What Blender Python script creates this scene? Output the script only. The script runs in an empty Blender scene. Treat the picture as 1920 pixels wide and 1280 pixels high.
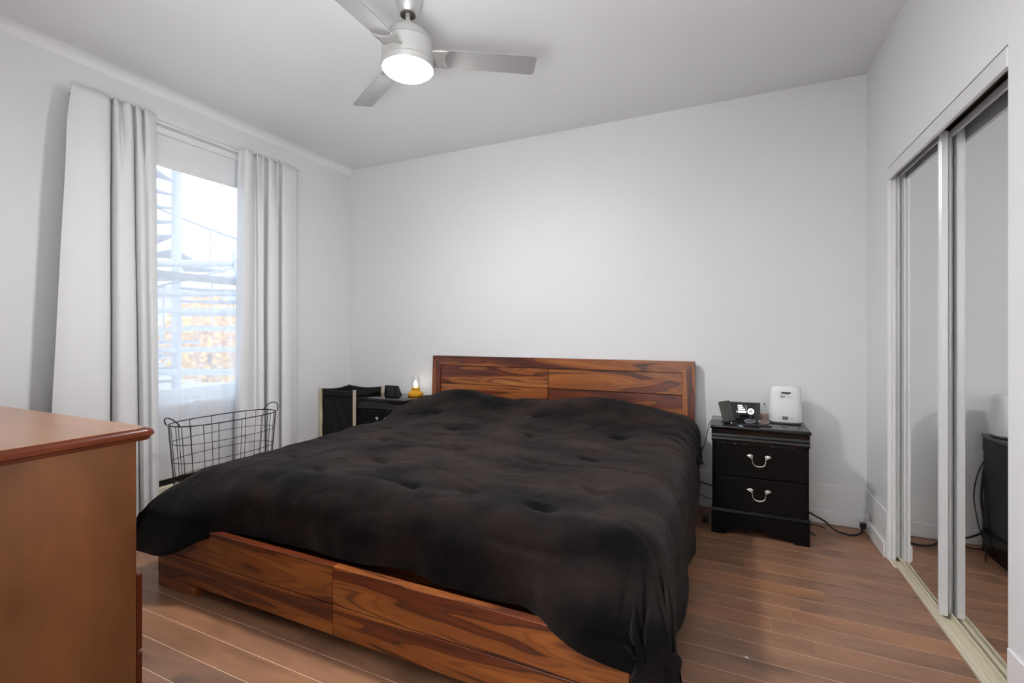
import bpy, bmesh, math, random
from mathutils import Vector, Matrix, noise
random.seed(7)
sc = bpy.context.scene
COL = sc.collection
PI = math.pi

# ------------------------------------------------------------------ camera, world, exposure
TH, FPX, HY, CAMH = 0.429005, 881.927, 624.57, 1.22
XR, YB, XL, H = 0.7925, 3.5912, -3.4132, 2.8367
cd = bpy.data.cameras.new('camera')
cam = bpy.data.objects.new('camera', cd)
COL.objects.link(cam)
cam.location = (0, 0, CAMH)
cam.rotation_euler = (PI / 2, 0, TH)
cd.sensor_width = 36
cd.lens = 36 * FPX / 1920
cd.shift_y = (HY - 640) / 1920
cd.clip_start = 0.02
cd.clip_end = 200
sc.camera = cam
sc.view_settings.view_transform = 'Standard'
sc.view_settings.look = 'None'
sc.view_settings.exposure = 0.05
sc.view_settings.gamma = 1
sc.view_settings.use_curve_mapping = False
LAMP = 325.0       # fan light diffuser
SKY = 3.8
ENTRY_FILL = 3.0  # strength of the added fill lamp behind the camera
w = bpy.data.worlds.new('world')
sc.world = w
w.use_nodes = True
nt = w.node_tree
bg = nt.nodes['Background']
tc = nt.nodes.new('ShaderNodeTexCoord')
sx = nt.nodes.new('ShaderNodeSeparateXYZ')
rm = nt.nodes.new('ShaderNodeValToRGB')
rm.color_ramp.elements[0].position = 0.48
rm.color_ramp.elements[0].color = (0.82, 0.90, 1.0, 1)
rm.color_ramp.elements[1].position = 0.9
rm.color_ramp.elements[1].color = (0.55, 0.74, 1.0, 1)
mp = nt.nodes.new('ShaderNodeMapRange')
mp.inputs['From Min'].default_value = -1
nt.links.new(tc.outputs['Generated'], sx.inputs[0])
nt.links.new(sx.outputs['Z'], mp.inputs['Value'])
nt.links.new(mp.outputs[0], rm.inputs['Fac'])
nt.links.new(rm.outputs['Color'], bg.inputs['Color'])
bg.inputs['Strength'].default_value = SKY

# area light added behind the camera to brighten the ceiling and fill the room
fd = bpy.data.lights.new('ceiling_fill', 'AREA')
fd.shape = 'DISK'
fd.size = 0.95
fd.spread = math.radians(145)
fd.energy = 56
fd.color = (0.955, 0.98, 1.0)
fill_light = bpy.data.objects.new('ceiling_fill', fd)
COL.objects.link(fill_light)
fill_light.location = (-0.42, -0.2, 1.0)
fill_light.rotation_euler = Vector((-0.75, 0.12, 1.0)).to_track_quat('-Z', 'Y').to_euler()

# ------------------------------------------------------------------ materials
def mat(name, col, rough=0.5, metal=0.0, spec=0.5, **kw):
    m = bpy.data.materials.new(name)
    m.use_nodes = True
    b = m.node_tree.nodes['Principled BSDF']
    b.inputs['Base Color'].default_value = (*col, 1)
    b.inputs['Roughness'].default_value = rough
    b.inputs['Metallic'].default_value = metal
    b.inputs['Specular IOR Level'].default_value = spec
    for k, v in kw.items():
        b.inputs[k.replace('_', ' ')].default_value = v
    return m

class NT:
    """small helper around a material's node tree"""
    def __init__(s, m):
        s.t = m.node_tree
        s.b = s.t.nodes.get('Principled BSDF')
    def n(s, typ, **kw):
        x = s.t.nodes.new(typ)
        for k, v in kw.items():
            if hasattr(x, k) and k not in x.inputs:
                setattr(x, k, v)
            else:
                x.inputs[k].default_value = v
        return x
    def l(s, a, b):
        s.t.links.new(a, b)
    def ramp(s, stops, interp='LINEAR'):
        r = s.t.nodes.new('ShaderNodeValToRGB')
        r.color_ramp.interpolation = interp
        e = r.color_ramp.elements
        while len(e) < len(stops):
            e.new(0.5)
        for i, (p, c) in enumerate(stops):
            e[i].position = p
            e[i].color = (*c, 1) if len(c) == 3 else c
        return r

def add_bump(m, scale, strength, dist=0.002, stretch=(1, 1, 1), detail=3):
    k = NT(m)
    tcn = k.n('ShaderNodeTexCoord')
    mpn = k.n('ShaderNodeMapping')
    mpn.inputs['Scale'].default_value = stretch
    no = k.n('ShaderNodeTexNoise')
    no.inputs['Scale'].default_value = scale
    no.inputs['Detail'].default_value = detail
    bu = k.n('ShaderNodeBump')
    bu.inputs['Strength'].default_value = strength
    bu.inputs['Distance'].default_value = dist
    k.l(tcn.outputs['Object'], mpn.inputs[0])
    k.l(mpn.outputs[0], no.inputs['Vector'])
    k.l(no.outputs['Fac'], bu.inputs['Height'])
    k.l(bu.outputs[0], k.b.inputs['Normal'])
    return m

def mottle(m, c1, c2, scale, stretch=(1, 1, 1), lo=0.35, hi=0.65, detail=4, rnd=0.0):
    k = NT(m)
    tcn = k.n('ShaderNodeTexCoord')
    mpn = k.n('ShaderNodeMapping')
    mpn.inputs['Scale'].default_value = stretch
    no = k.n('ShaderNodeTexNoise')
    no.inputs['Scale'].default_value = scale
    no.inputs['Detail'].default_value = detail
    r = k.ramp([(lo, c1), (hi, c2)])
    if rnd:
        oi = k.n('ShaderNodeObjectInfo')
        ml = k.n('ShaderNodeVectorMath', operation='SCALE')
        cm = k.n('ShaderNodeCombineXYZ')
        for i in range(3):
            k.l(oi.outputs['Random'], cm.inputs[i])
        k.l(cm.outputs[0], ml.inputs[0])
        ml.inputs['Scale'].default_value = rnd
        ad = k.n('ShaderNodeVectorMath', operation='ADD')
        k.l(tcn.outputs['Object'], ad.inputs[0])
        k.l(ml.outputs[0], ad.inputs[1])
        k.l(ad.outputs[0], mpn.inputs[0])
    else:
        k.l(tcn.outputs['Object'], mpn.inputs[0])
    k.l(mpn.outputs[0], no.inputs['Vector'])
    k.l(no.outputs['Fac'], r.inputs[0])
    k.l(r.outputs[0], k.b.inputs['Base Color'])
    return m

def wood_streak(name, axis, stops, coat=0.25, rough=0.38):
    """figured hardwood: long wavy streaks along `axis`, each board with its own offset"""
    m = mat(name, (0.3, 0.1, 0.03), rough)
    k = NT(m)
    tcn = k.n('ShaderNodeTexCoord')
    oi = k.n('ShaderNodeObjectInfo')
    cm = k.n('ShaderNodeCombineXYZ')
    for i in range(3):
        k.l(oi.outputs['Random'], cm.inputs[i])
    sc_ = k.n('ShaderNodeVectorMath', operation='SCALE')
    sc_.inputs['Scale'].default_value = 37.0
    k.l(cm.outputs[0], sc_.inputs[0])
    ad = k.n('ShaderNodeVectorMath', operation='ADD')
    k.l(tcn.outputs['Object'], ad.inputs[0])
    k.l(sc_.outputs[0], ad.inputs[1])
    st = [7.0, 7.0, 7.0]
    st[axis] = 0.75
    mp1 = k.n('ShaderNodeMapping')
    mp1.inputs['Scale'].default_value = st
    k.l(ad.outputs[0], mp1.inputs[0])
    n1 = k.n('ShaderNodeTexNoise')
    n1.inputs['Scale'].default_value = 1.1
    n1.inputs['Detail'].default_value = 2.5
    n1.inputs['Distortion'].default_value = 0.9
    k.l(mp1.outputs[0], n1.inputs['Vector'])
    # growth-ring lines
    mu = k.n('ShaderNodeMath', operation='MULTIPLY')
    mu.inputs[1].default_value = 11.0
    k.l(n1.outputs['Fac'], mu.inputs[0])
    fr = k.n('ShaderNodeMath', operation='PINGPONG')
    fr.inputs[1].default_value = 0.5
    k.l(mu.outputs[0], fr.inputs[0])
    # fine fibre
    st2 = [90.0, 90.0, 90.0]
    st2[axis] = 3.0
    mp2 = k.n('ShaderNodeMapping')
    mp2.inputs['Scale'].default_value = st2
    k.l(ad.outputs[0], mp2.inputs[0])
    n2 = k.n('ShaderNodeTexNoise')
    n2.inputs['Scale'].default_value = 1.0
    n2.inputs['Detail'].default_value = 2
    k.l(mp2.outputs[0], n2.inputs['Vector'])
    r1 = k.ramp(stops)
    k.l(n1.outputs['Fac'], r1.inputs[0])
    r2 = k.ramp([(0.0, (0.55, 0.48, 0.45)), (0.16, (1, 1, 1)), (1.0, (1.0, 1.0, 1.0))])
    k.l(fr.outputs[0], r2.inputs[0])
    r3 = k.ramp([(0.3, (0.74, 0.72, 0.70)), (0.7, (1.08, 1.08, 1.08))])
    k.l(n2.outputs['Fac'], r3.inputs[0])
    m1 = k.n('ShaderNodeMix', data_type='RGBA', blend_type='MULTIPLY')
    m1.inputs[0].default_value = 0.75
    k.l(r1.outputs[0], m1.inputs[6])
    k.l(r2.outputs[0], m1.inputs[7])
    m2 = k.n('ShaderNodeMix', data_type='RGBA', blend_type='MULTIPLY')
    m2.inputs[0].default_value = 0.8
    k.l(m1.outputs[2], m2.inputs[6])
    k.l(r3.outputs[0], m2.inputs[7])
    k.l(m2.outputs[2], k.b.inputs['Base Color'])
    k.b.inputs['Coat Weight'].default_value = coat
    k.b.inputs['Coat Roughness'].default_value = 0.25
    return m

M = {}
M['wall'] = add_bump(mat('wall_paint', (0.785, 0.785, 0.795), 0.55, spec=0.3), 220, 0.06, 0.001)
M['ceiling'] = mat('ceiling_paint', (0.89, 0.89, 0.895), 0.8, spec=0.2)
M['trim'] = mat('trim_white', (0.83, 0.83, 0.83), 0.35)
M['cream'] = mat('cream_metal', (0.66, 0.60, 0.46), 0.4)
M['black'] = mat('flat_black', (0.008, 0.008, 0.008), 0.6)
sh_stops = [(0.27, (0.030, 0.007, 0.004)), (0.36, (0.115, 0.021, 0.006)), (0.455, (0.20, 0.042, 0.009)), (0.475, (0.055, 0.012, 0.005)),
            (0.492, (0.30, 0.085, 0.016)), (0.60, (0.43, 0.145, 0.028)), (0.645, (0.20, 0.055, 0.012)), (0.67, (0.40, 0.14, 0.03)), (0.78, (0.52, 0.23, 0.065))]
sh_stops = [(p, tuple(v * q for v, q in zip(c, (0.84, 0.80, 0.80)))) for p, c in sh_stops]
M['sheesham_x'] = wood_streak('sheesham_lengthwise', 0, sh_stops)
M['sheesham_z'] = wood_streak('sheesham_upright', 2, sh_stops)
M['sheesham_y'] = wood_streak('sheesham_rail', 1, sh_stops)

def plank_mat():
    m = mat('floor_plank_brown', (0.2, 0.1, 0.05), 0.36)
    k = NT(m)
    tcn = k.n('ShaderNodeTexCoord')
    oi = k.n('ShaderNodeObjectInfo')
    cm = k.n('ShaderNodeCombineXYZ')
    for i in range(3):
        k.l(oi.outputs['Random'], cm.inputs[i])
    s1 = k.n('ShaderNodeVectorMath', operation='SCALE')
    s1.inputs['Scale'].default_value = 53.0
    k.l(cm.outputs[0], s1.inputs[0])
    ad = k.n('ShaderNodeVectorMath', operation='ADD')
    k.l(tcn.outputs['Object'], ad.inputs[0])
    k.l(s1.outputs[0], ad.inputs[1])
    mp1 = k.n('ShaderNodeMapping')
    mp1.inputs['Scale'].default_value = (2.6, 9, 1)
    k.l(ad.outputs[0], mp1.inputs[0])
    n1 = k.n('ShaderNodeTexNoise')
    n1.inputs['Scale'].default_value = 1.0
    n1.inputs['Detail'].default_value = 5
    n1.inputs['Distortion'].default_value = 0.6
    k.l(mp1.outputs[0], n1.inputs['Vector'])
    mp2 = k.n('ShaderNodeMapping')
    mp2.inputs['Scale'].default_value = (8, 160, 1)
    k.l(ad.outputs[0], mp2.inputs[0])
    n2 = k.n('ShaderNodeTexNoise')
    n2.inputs['Scale'].default_value = 1.0
    n2.inputs['Detail'].default_value = 2
    k.l(mp2.outputs[0], n2.inputs['Vector'])
    r = k.ramp([(0.22, (0.130, 0.068, 0.042)), (0.40, (0.265, 0.137, 0.080)), (0.60, (0.345, 0.176, 0.098)), (0.8, (0.40, 0.208, 0.118))])
    k.l(n1.outputs['Fac'], r.inputs[0])
    rr = k.ramp([(0.0, (0.74, 0.77, 0.82)), (0.35, (0.95, 0.95, 0.97)), (0.7, (1.03, 1.0, 0.97)), (1.0, (1.10, 0.98, 0.86))])
    k.l(oi.outputs['Random'], rr.inputs[0])
    mx = k.n('ShaderNodeMix', data_type='RGBA', blend_type='MULTIPLY')
    mx.inputs[0].default_value = 1
    k.l(r.outputs[0], mx.inputs[6])
    k.l(rr.outputs[0], mx.inputs[7])
    r3 = k.ramp([(0.3, (0.85, 0.85, 0.85)), (0.7, (1.07, 1.07, 1.07))])
    k.l(n2.outputs['Fac'], r3.inputs[0])
    mx2 = k.n('ShaderNodeMix', data_type='RGBA', blend_type='MULTIPLY')
    mx2.inputs[0].default_value = 0.9
    k.l(mx.outputs[2], mx2.inputs[6])
    k.l(r3.outputs[0], mx2.inputs[7])
    k.l(mx2.outputs[2], k.b.inputs['Base Color'])
    bu = k.n('ShaderNodeBump')
    bu.inputs['Strength'].default_value = 0.12
    bu.inputs['Distance'].default_value = 0.001
    k.l(n2.outputs['Fac'], bu.inputs['Height'])
    k.l(bu.outputs[0], k.b.inputs['Normal'])
    return m
M['plank'] = plank_mat()
M['seam'] = mat('plank_joint_pale', (0.85, 0.66, 0.50), 0.4)
M['maple'] = mottle(mat('dresser_maple', (0.28, 0.13, 0.05), 0.33, Coat_Weight=0.15, Coat_Roughness=0.2),
                    (0.135, 0.046, 0.0125), (0.225, 0.083, 0.024), 3.2, (2.2, 2.2, 1.0), 0.3, 0.72, 6)
M['maple_edge'] = mottle(mat('dresser_edge_stain', (0.2, 0.06, 0.02), 0.3, spec=0.15, Coat_Weight=0.06, Coat_Roughness=0.12),
                    (0.075, 0.014, 0.004), (0.105, 0.022, 0.006), 4, (1, 3, 3), 0.3, 0.7)
def staves(m, axis, width, amt):
    k = NT(m)
    src = k.b.inputs['Base Color'].links[0].from_socket
    t_ = k.n('ShaderNodeTexCoord')
    sp_ = k.n('ShaderNodeSeparateXYZ')
    k.l(t_.outputs['Object'], sp_.inputs[0])
    d_ = k.n('ShaderNodeMath', operation='DIVIDE')
    d_.inputs[1].default_value = width
    k.l(sp_.outputs[axis], d_.inputs[0])
    f_ = k.n('ShaderNodeMath', operation='FLOOR')
    k.l(d_.outputs[0], f_.inputs[0])
    wn = k.n('ShaderNodeTexWhiteNoise', noise_dimensions='1D')
    k.l(f_.outputs[0], wn.inputs['W'])
    mr = k.n('ShaderNodeMapRange')
    mr.inputs['To Min'].default_value = 1 - amt
    mr.inputs['To Max'].default_value = 1 + amt
    k.l(wn.outputs['Value'], mr.inputs['Value'])
    mx = k.n('ShaderNodeVectorMath', operation='SCALE')
    k.l(src, mx.inputs[0])
    k.l(mr.outputs[0], mx.inputs['Scale'])
    k.l(mx.outputs[0], k.b.inputs['Base Color'])
staves(M['maple'], 1, 0.135, 0.07)
M['maple_top_lit'] = mottle(mat('dresser_top_maple_lit', (0.3, 0.15, 0.07), 0.3, Coat_Weight=0.25, Coat_Roughness=0.22),  # dresser maple made lighter here for the light falling on the top
                    (0.24, 0.105, 0.044), (0.33, 0.155, 0.068), 3.0, (0.7, 3, 3), 0.3, 0.7)
M['nightstand'] = mat('black_lacquer', (0.004, 0.004, 0.0045), 0.2, spec=0.16)
M['lacquer'] = mat('black_lacquer_gloss', (0.004, 0.004, 0.0045), 0.13, spec=0.55)
M['pewter'] = mat('brushed_pewter', (0.72, 0.70, 0.66), 0.32, 1.0)
def worn():
    m = mat('worn_black_edge', (0.01, 0.01, 0.01), 0.4)
    return mottle(m, (0.008, 0.008, 0.009), (0.30, 0.26, 0.21), 26, (1, 1, 1), 0.60, 0.66, 4)
M['worn'] = worn()
M['nickel'] = mat('satin_nickel', (0.66, 0.66, 0.65), 0.36, 0.85)
M['fan_paint'] = mat('fan_satin_grey', (0.50, 0.495, 0.48), 0.38, 0.25)
M['fan_dark'] = mat('fan_canopy_socket', (0.10, 0.09, 0.065), 0.5, 0.3)
M['blade'] = mat('fan_blade_silver', (0.40, 0.40, 0.395), 0.34, 0.35)
M['curtain'] = add_bump(mat('curtain_cloth_white', (0.76, 0.76, 0.765), 0.9, spec=0.1, Sheen_Weight=0.15), 700, 0.12, 0.0006)
M['blind'] = mat('blind_fabric_white', (0.80, 0.80, 0.80), 0.8, spec=0.2)
M['wire'] = mat('dark_wire', (0.030, 0.022, 0.018), 0.42, 0.6)
M['hamper'] = add_bump(mat('hamper_black_fabric', (0.013, 0.013, 0.013), 0.85, spec=0.25), 400, 0.2, 0.001)
M['pale_wood'] = mottle(mat('pale_pine', (0.62, 0.5, 0.36), 0.5), (0.56, 0.45, 0.32), (0.70, 0.60, 0.45), 8, (6, 6, 0.8))
M['yellow'] = mat('lamp_yellow_enamel', (0.72, 0.34, 0.012), 0.35)
M['white_plastic'] = mat('white_plastic', (0.82, 0.82, 0.82), 0.25)
M['grey_plastic'] = mat('grey_plastic', (0.20, 0.21, 0.21), 0.4)
M['lcd'] = mat('lcd_grey', (0.27, 0.29, 0.29), 0.3)
M['print'] = mat('print_grey', (0.10, 0.10, 0.10), 0.5)
M['print_light'] = mat('print_light_grey', (0.42, 0.42, 0.42), 0.5)
M['black_plastic'] = mat('black_plastic', (0.012, 0.012, 0.012), 0.35)
M['gloss_black'] = mat('gloss_black', (0.006, 0.006, 0.007), 0.06)
M['charger'] = mat('charger_olive_grey', (0.045, 0.043, 0.037), 0.5)
M['cable'] = mat('black_cable', (0.009, 0.009, 0.009), 0.45)
M['mirror'] = mat('mirror_silver', (0.80, 0.81, 0.80), 0.0, 1.0)
M['alu'] = mat('white_anodised_stile', (0.74, 0.74, 0.75), 0.28, 0.1)
M['pink'] = mat('lotion_pink', (0.55, 0.36, 0.30), 0.4)

def emis(name, col, s):
    m = bpy.data.materials.new(name)
    m.use_nodes = True
    k = NT(m)
    k.t.nodes.remove(k.b)
    e = k.n('ShaderNodeEmission')
    e.inputs[0].default_value = (*col, 1)
    e.inputs[1].default_value = s
    k.l(e.outputs[0], k.t.nodes['Material Output'].inputs[0])
    return m
M['lamp_glow'] = emis('fan_light_diffuser', (1.0, 0.988, 0.972), LAMP)
M['flame'] = emis('lamp_flame_bulb', (1.0, 0.95, 0.88), 9.0)
M['lcd_glow'] = emis('clock_white_display', (0.9, 0.96, 1.0), 1.3)
M['fill_glow'] = emis('entry_fill_diffuser', (1.0, 0.96, 0.91), ENTRY_FILL)

def clear_glass(name, tint=(0.97, 0.98, 0.98), refl=0.5):
    """thin pane: straight transmission plus fresnel reflection"""
    m = bpy.data.materials.new(name)
    m.use_nodes = True
    k = NT(m)
    k.t.nodes.remove(k.b)
    tr = k.n('ShaderNodeBsdfTransparent')
    tr.inputs[0].default_value = (*tint, 1)
    gl = k.n('ShaderNodeBsdfGlossy')
    gl.inputs['Roughness'].default_value = 0.02
    lw = k.n('ShaderNodeLayerWeight')
    lw.inputs[0].default_value = 0.5
    pw = k.n('ShaderNodeMath', operation='POWER')
    pw.inputs[1].default_value = 4.0
    mu = k.n('ShaderNodeMath', operation='MULTIPLY_ADD')
    mu.inputs[1].default_value = refl
    mu.inputs[2].default_value = 0.03
    mx = k.n('ShaderNodeMixShader')
    k.l(lw.outputs['Facing'], pw.inputs[0])
    k.l(pw.outputs[0], mu.inputs[0])
    k.l(mu.outputs[0], mx.inputs[0])
    k.l(tr.outputs[0], mx.inputs[1])
    k.l(gl.outputs[0], mx.inputs[2])
    k.l(mx.outputs[0], k.t.nodes['Material Output'].inputs[0])
    return m
M['glass'] = clear_glass('window_glass')
M['dome'] = clear_glass('lamp_dome_glass', (0.93, 0.94, 0.94), 0.5)

def sheer_mat():
    m = bpy.data.materials.new('sheer_voile')
    m.use_nodes = True
    k = NT(m)
    k.t.nodes.remove(k.b)
    tr = k.n('ShaderNodeBsdfTransparent')
    df = k.n('ShaderNodeBsdfDiffuse')
    df.inputs[0].default_value = (0.88, 0.88, 0.90, 1)
    tl = k.n('ShaderNodeBsdfTranslucent')
    tl.inputs[0].default_value = (0.88, 0.88, 0.90, 1)
    m1 = k.n('ShaderNodeMixShader')
    m1.inputs[0].default_value = 0.5
    k.l(df.outputs[0], m1.inputs[1])
    k.l(tl.outputs[0], m1.inputs[2])
    # the voile looks denser where it is seen at a slant
    lw = k.n('ShaderNodeLayerWeight')
    lw.inputs[0].default_value = 0.35
    rg = k.n('ShaderNodeMapRange')
    rg.inputs['To Min'].default_value = 0.54
    rg.inputs['To Max'].default_value = 0.85
    k.l(lw.outputs['Facing'], rg.inputs['Value'])
    m2 = k.n('ShaderNodeMixShader')
    k.l(rg.outputs[0], m2.inputs[0])
    k.l(tr.outputs[0], m2.inputs[1])
    k.l(m1.outputs[0], m2.inputs[2])
    k.l(m2.outputs[0], k.t.nodes['Material Output'].inputs[0])
    return m
M['sheer'] = sheer_mat()

def comforter_mat():
    m = mat('comforter_black_plush', (0.012, 0.010, 0.010), 0.9, spec=0.06)
    mottle(m, (0.0030, 0.0028, 0.0031), (0.0250, 0.0165, 0.0152), 2.8, (1, 1.5, 1), 0.36, 0.66, 7)
    k = NT(m)
    k.b.inputs['Sheen Weight'].default_value = 0.06
    k.b.inputs['Sheen Tint'].default_value = (1.0, 0.93, 0.92, 1)
    k.b.inputs['Sheen Roughness'].default_value = 0.45
    tcn = k.n('ShaderNodeTexCoord')
    n2 = k.n('ShaderNodeTexNoise')
    n2.inputs['Scale'].default_value = 260
    n2.inputs['Detail'].default_value = 3
    n3 = k.n('ShaderNodeTexNoise')
    n3.inputs['Scale'].default_value = 28
    n3.inputs['Detail'].default_value = 4
    k.l(tcn.outputs['Object'], n2.inputs['Vector'])
    k.l(tcn.outputs['Object'], n3.inputs['Vector'])
    ad = k.n('ShaderNodeMath', operation='MULTIPLY_ADD')
    ad.inputs[1].default_value = 2.2
    k.l(n3.outputs['Fac'], ad.inputs[0])
    k.l(n2.outputs['Fac'], ad.inputs[2])
    bu = k.n('ShaderNodeBump')
    bu.inputs['Strength'].default_value = 0.55
    bu.inputs['Distance'].default_value = 0.004
    k.l(ad.outputs[0], bu.inputs['Height'])
    k.l(bu.outputs[0], k.b.inputs['Normal'])
    return m
M['comforter'] = comforter_mat()
M['pillow'] = add_bump(mat('pillow_black', (0.010, 0.009, 0.009), 0.85, spec=0.2), 200, 0.2)
M['brick'] = mottle(mat('brick_ochre', (0.5, 0.3, 0.18), 0.9), (0.42, 0.24, 0.15), (0.62, 0.42, 0.28), 3, rnd=9)
M['mortar'] = mat('mortar', (0.5, 0.46, 0.42), 0.95)
M['far_beige'] = mat('far_stucco_beige', (0.62, 0.56, 0.50), 0.9)
M['far_grey'] = mat('far_grey_wall', (0.45, 0.45, 0.46), 0.9)
M['stair_paint'] = mat('stair_grey_paint', (0.34, 0.34, 0.36), 0.6)
M['stair_dark'] = mat('stair_dark_underside', (0.22, 0.23, 0.26), 0.7)
M['leaf'] = mottle(mat('autumn_leaves', (0.8, 0.5, 0.08), 0.8), (0.70, 0.30, 0.015), (0.95, 0.62, 0.06), 2.5, rnd=3)
M['bark'] = mat('bark', (0.12, 0.08, 0.05), 0.9)
M['asphalt'] = mottle(mat('alley_asphalt', (0.3, 0.3, 0.3), 0.9), (0.26, 0.26, 0.26), (0.36, 0.35, 0.34), 2)
M['snow_white'] = mat('white_siding', (0.80, 0.80, 0.80), 0.7)

# ------------------------------------------------------------------ geometry helpers
class MB:
    def __init__(s):
        s.bm = bmesh.new()
    def box(s, x0, x1, y0, y1, z0, z1, bev=0.0, seg=1):
        vs = [s.bm.verts.new((x, y, z)) for x in (x0, x1) for y in (y0, y1) for z in (z0, z1)]
        f = [(0, 1, 3, 2), (4, 6, 7, 5), (0, 4, 5, 1), (2, 3, 7, 6), (0, 2, 6, 4), (1, 5, 7, 3)]
        fs = [s.bm.faces.new([vs[i] for i in q]) for q in f]
        if bev > 0:
            es = list({e for q in fs for e in q.edges})
            bmesh.ops.bevel(s.bm, geom=es, offset=bev, segments=seg, affect='EDGES', profile=0.5)
        return s
    def prism(s, pts, axis, a0, a1):
        """extrude a 2D polygon; axis 0: pts=(y,z) along x; 1: pts=(x,z) along y; 2: pts=(x,y) along z"""
        def P(p, a):
            return (a, p[0], p[1]) if axis == 0 else (p[0], a, p[1]) if axis == 1 else (p[0], p[1], a)
        A = [s.bm.verts.new(P(p, a0)) for p in pts]
        B = [s.bm.verts.new(P(p, a1)) for p in pts]
        n = len(pts)
        s.bm.faces.new(A)
        s.bm.faces.new(B[::-1])
        for i in range(n):
            s.bm.faces.new([A[i], B[i], B[(i + 1) % n], A[(i + 1) % n]])
        return s
    def lathe(s, prof, cx, cy, seg=32, cap=True):
        rings = []
        for r, z in prof:
            if r < 1e-6:
                rings.append([s.bm.verts.new((cx, cy, z))])
            else:
                rings.append([s.bm.verts.new((cx + r * math.cos(2 * PI * i / seg), cy + r * math.sin(2 * PI * i / seg), z)) for i in range(seg)])
        for a, b in zip(rings[:-1], rings[1:]):
            for i in range(seg):
                j = (i + 1) % seg
                if len(a) == 1 and len(b) == 1:
                    continue
                if len(a) == 1:
                    s.bm.faces.new([a[0], b[i], b[j]])
                elif len(b) == 1:
                    s.bm.faces.new([a[i], a[j], b[0]])
                else:
                    s.bm.faces.new([a[i], a[j], b[j], b[i]])
        if cap:
            for r in (rings[0], rings[-1]):
                if len(r) > 2:
                    s.bm.faces.new(r)
        return s
    def tube(s, pts, r, seg=8, closed=False, radii=None):
        pts = [Vector(p) for p in pts]
        n = len(pts)
        rings = []
        up = Vector((0, 0, 1))
        prev = None
        for i, p in enumerate(pts):
            if closed:
                t = pts[(i + 1) % n] - pts[i - 1]
            else:
                t = pts[min(i + 1, n - 1)] - pts[max(i - 1, 0)]
            t.normalize()
            if prev is None:
                a = up if abs(t.z) < 0.9 else Vector((1, 0, 0))
                u = t.cross(a).normalized()
            else:
                u = (prev - t * prev.dot(t))
                if u.length < 1e-6:
                    u = t.orthogonal()
                u.normalize()
            prev = u
            v = t.cross(u)
            rr = radii[i] if radii else r
            rings.append([s.bm.verts.new(p + (u * math.cos(2 * PI * k / seg) + v * math.sin(2 * PI * k / seg)) * rr) for k in range(seg)])
        m = n if closed else n - 1
        for i in range(m):
            a, b = rings[i], rings[(i + 1) % n]
            off = 0
            if closed and i == n - 1:
                off = min(range(seg), key=lambda o: sum((a[k].co - b[(k + o) % seg].co).length for k in range(seg)))
            for k in range(seg):
                s.bm.faces.new([a[k], a[(k + 1) % seg], b[(k + 1 + off) % seg], b[(k + off) % seg]])
        if not closed:
            s.bm.faces.new(rings[0][::-1])
            s.bm.faces.new(rings[-1])
        return s
    def grid(s, fn, nu, nv):
        V = [[s.bm.verts.new(fn(i / nu, j / nv)) for j in range(nv + 1)] for i in range(nu + 1)]
        for i in range(nu):
            for j in range(nv):
                s.bm.faces.new([V[i][j], V[i + 1][j], V[i + 1][j + 1], V[i][j + 1]])
        return s
    def sphere(s, c, r, u=16, v=10):
        bmesh.ops.create_uvsphere(s.bm, u_segments=u, v_segments=v, radius=1,
                                  matrix=Matrix.Translation(c) @ Matrix.Diagonal((*r, 1) if hasattr(r, '__len__') else (r, r, r, 1)))
        return s
    def build(s, name, m, parent=None, smooth=False, angle=40):
        bmesh.ops.recalc_face_normals(s.bm, faces=s.bm.faces)
        if parent is not None:
            o = parent
            loc = Vector((0, 0, 0))
            while o is not None:
                loc += o.location
                o = o.parent
            bmesh.ops.translate(s.bm, verts=s.bm.verts, vec=-loc)
        me = bpy.data.meshes.new(name)
        if smooth:
            for f in s.bm.faces:
                f.smooth = True
            for e in s.bm.edges:
                if len(e.link_faces) == 2 and e.calc_face_angle(0) > math.radians(angle):
                    e.smooth = False
        s.bm.to_mesh(me)
        s.bm.free()
        me.materials.append(m)
        o = bpy.data.objects.new(name, me)
        COL.objects.link(o)
        if parent is not None:
            o.parent = parent
        return o

def tag(o, label, cat, group=None, kind=None):
    o['label'] = label
    o['category'] = cat
    if group:
        o['group'] = group
    if kind:
        o['kind'] = kind
    return o
def thing(name, label, cat, loc=(0, 0, 0), group=None, kind='thing'):
    o = bpy.data.objects.new(name, None)
    o.empty_display_size = 0.05
    COL.objects.link(o)
    o.location = loc
    tag(o, label, cat, group, kind)
    return o
def struct(o, label=None):
    o['kind'] = 'structure'
    if label:
        o['label'] = label
    return o
def copy_tree(o, parent=None):
    c = o.copy()
    COL.objects.link(c)
    c.parent = parent
    for ch in list(o.children):
        copy_tree(ch, c)
    return c
def arc(cx, cy, r, a0, a1, n):
    return [(cx + r * math.cos(a0 + (a1 - a0) * i / n), cy + r * math.sin(a0 + (a1 - a0) * i / n)) for i in range(n + 1)]
def sstep(a, b, x):
    t = max(0, min(1, (x - a) / (b - a)))
    return t * t * (3 - 2 * t)

# ------------------------------------------------------------------ room shell
YF1, YF2, XN = 0.25, -0.75, -0.98      # front wall, entry nook back, nook edge
T = 0.12
fl = MB().box(XL - T, XR + 0.75, YF2 - T, YB + T, -0.12, -0.0009).build('floor', M['seam'])
struct(fl, 'wide brown wooden plank floor with pale thin joints')
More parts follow.
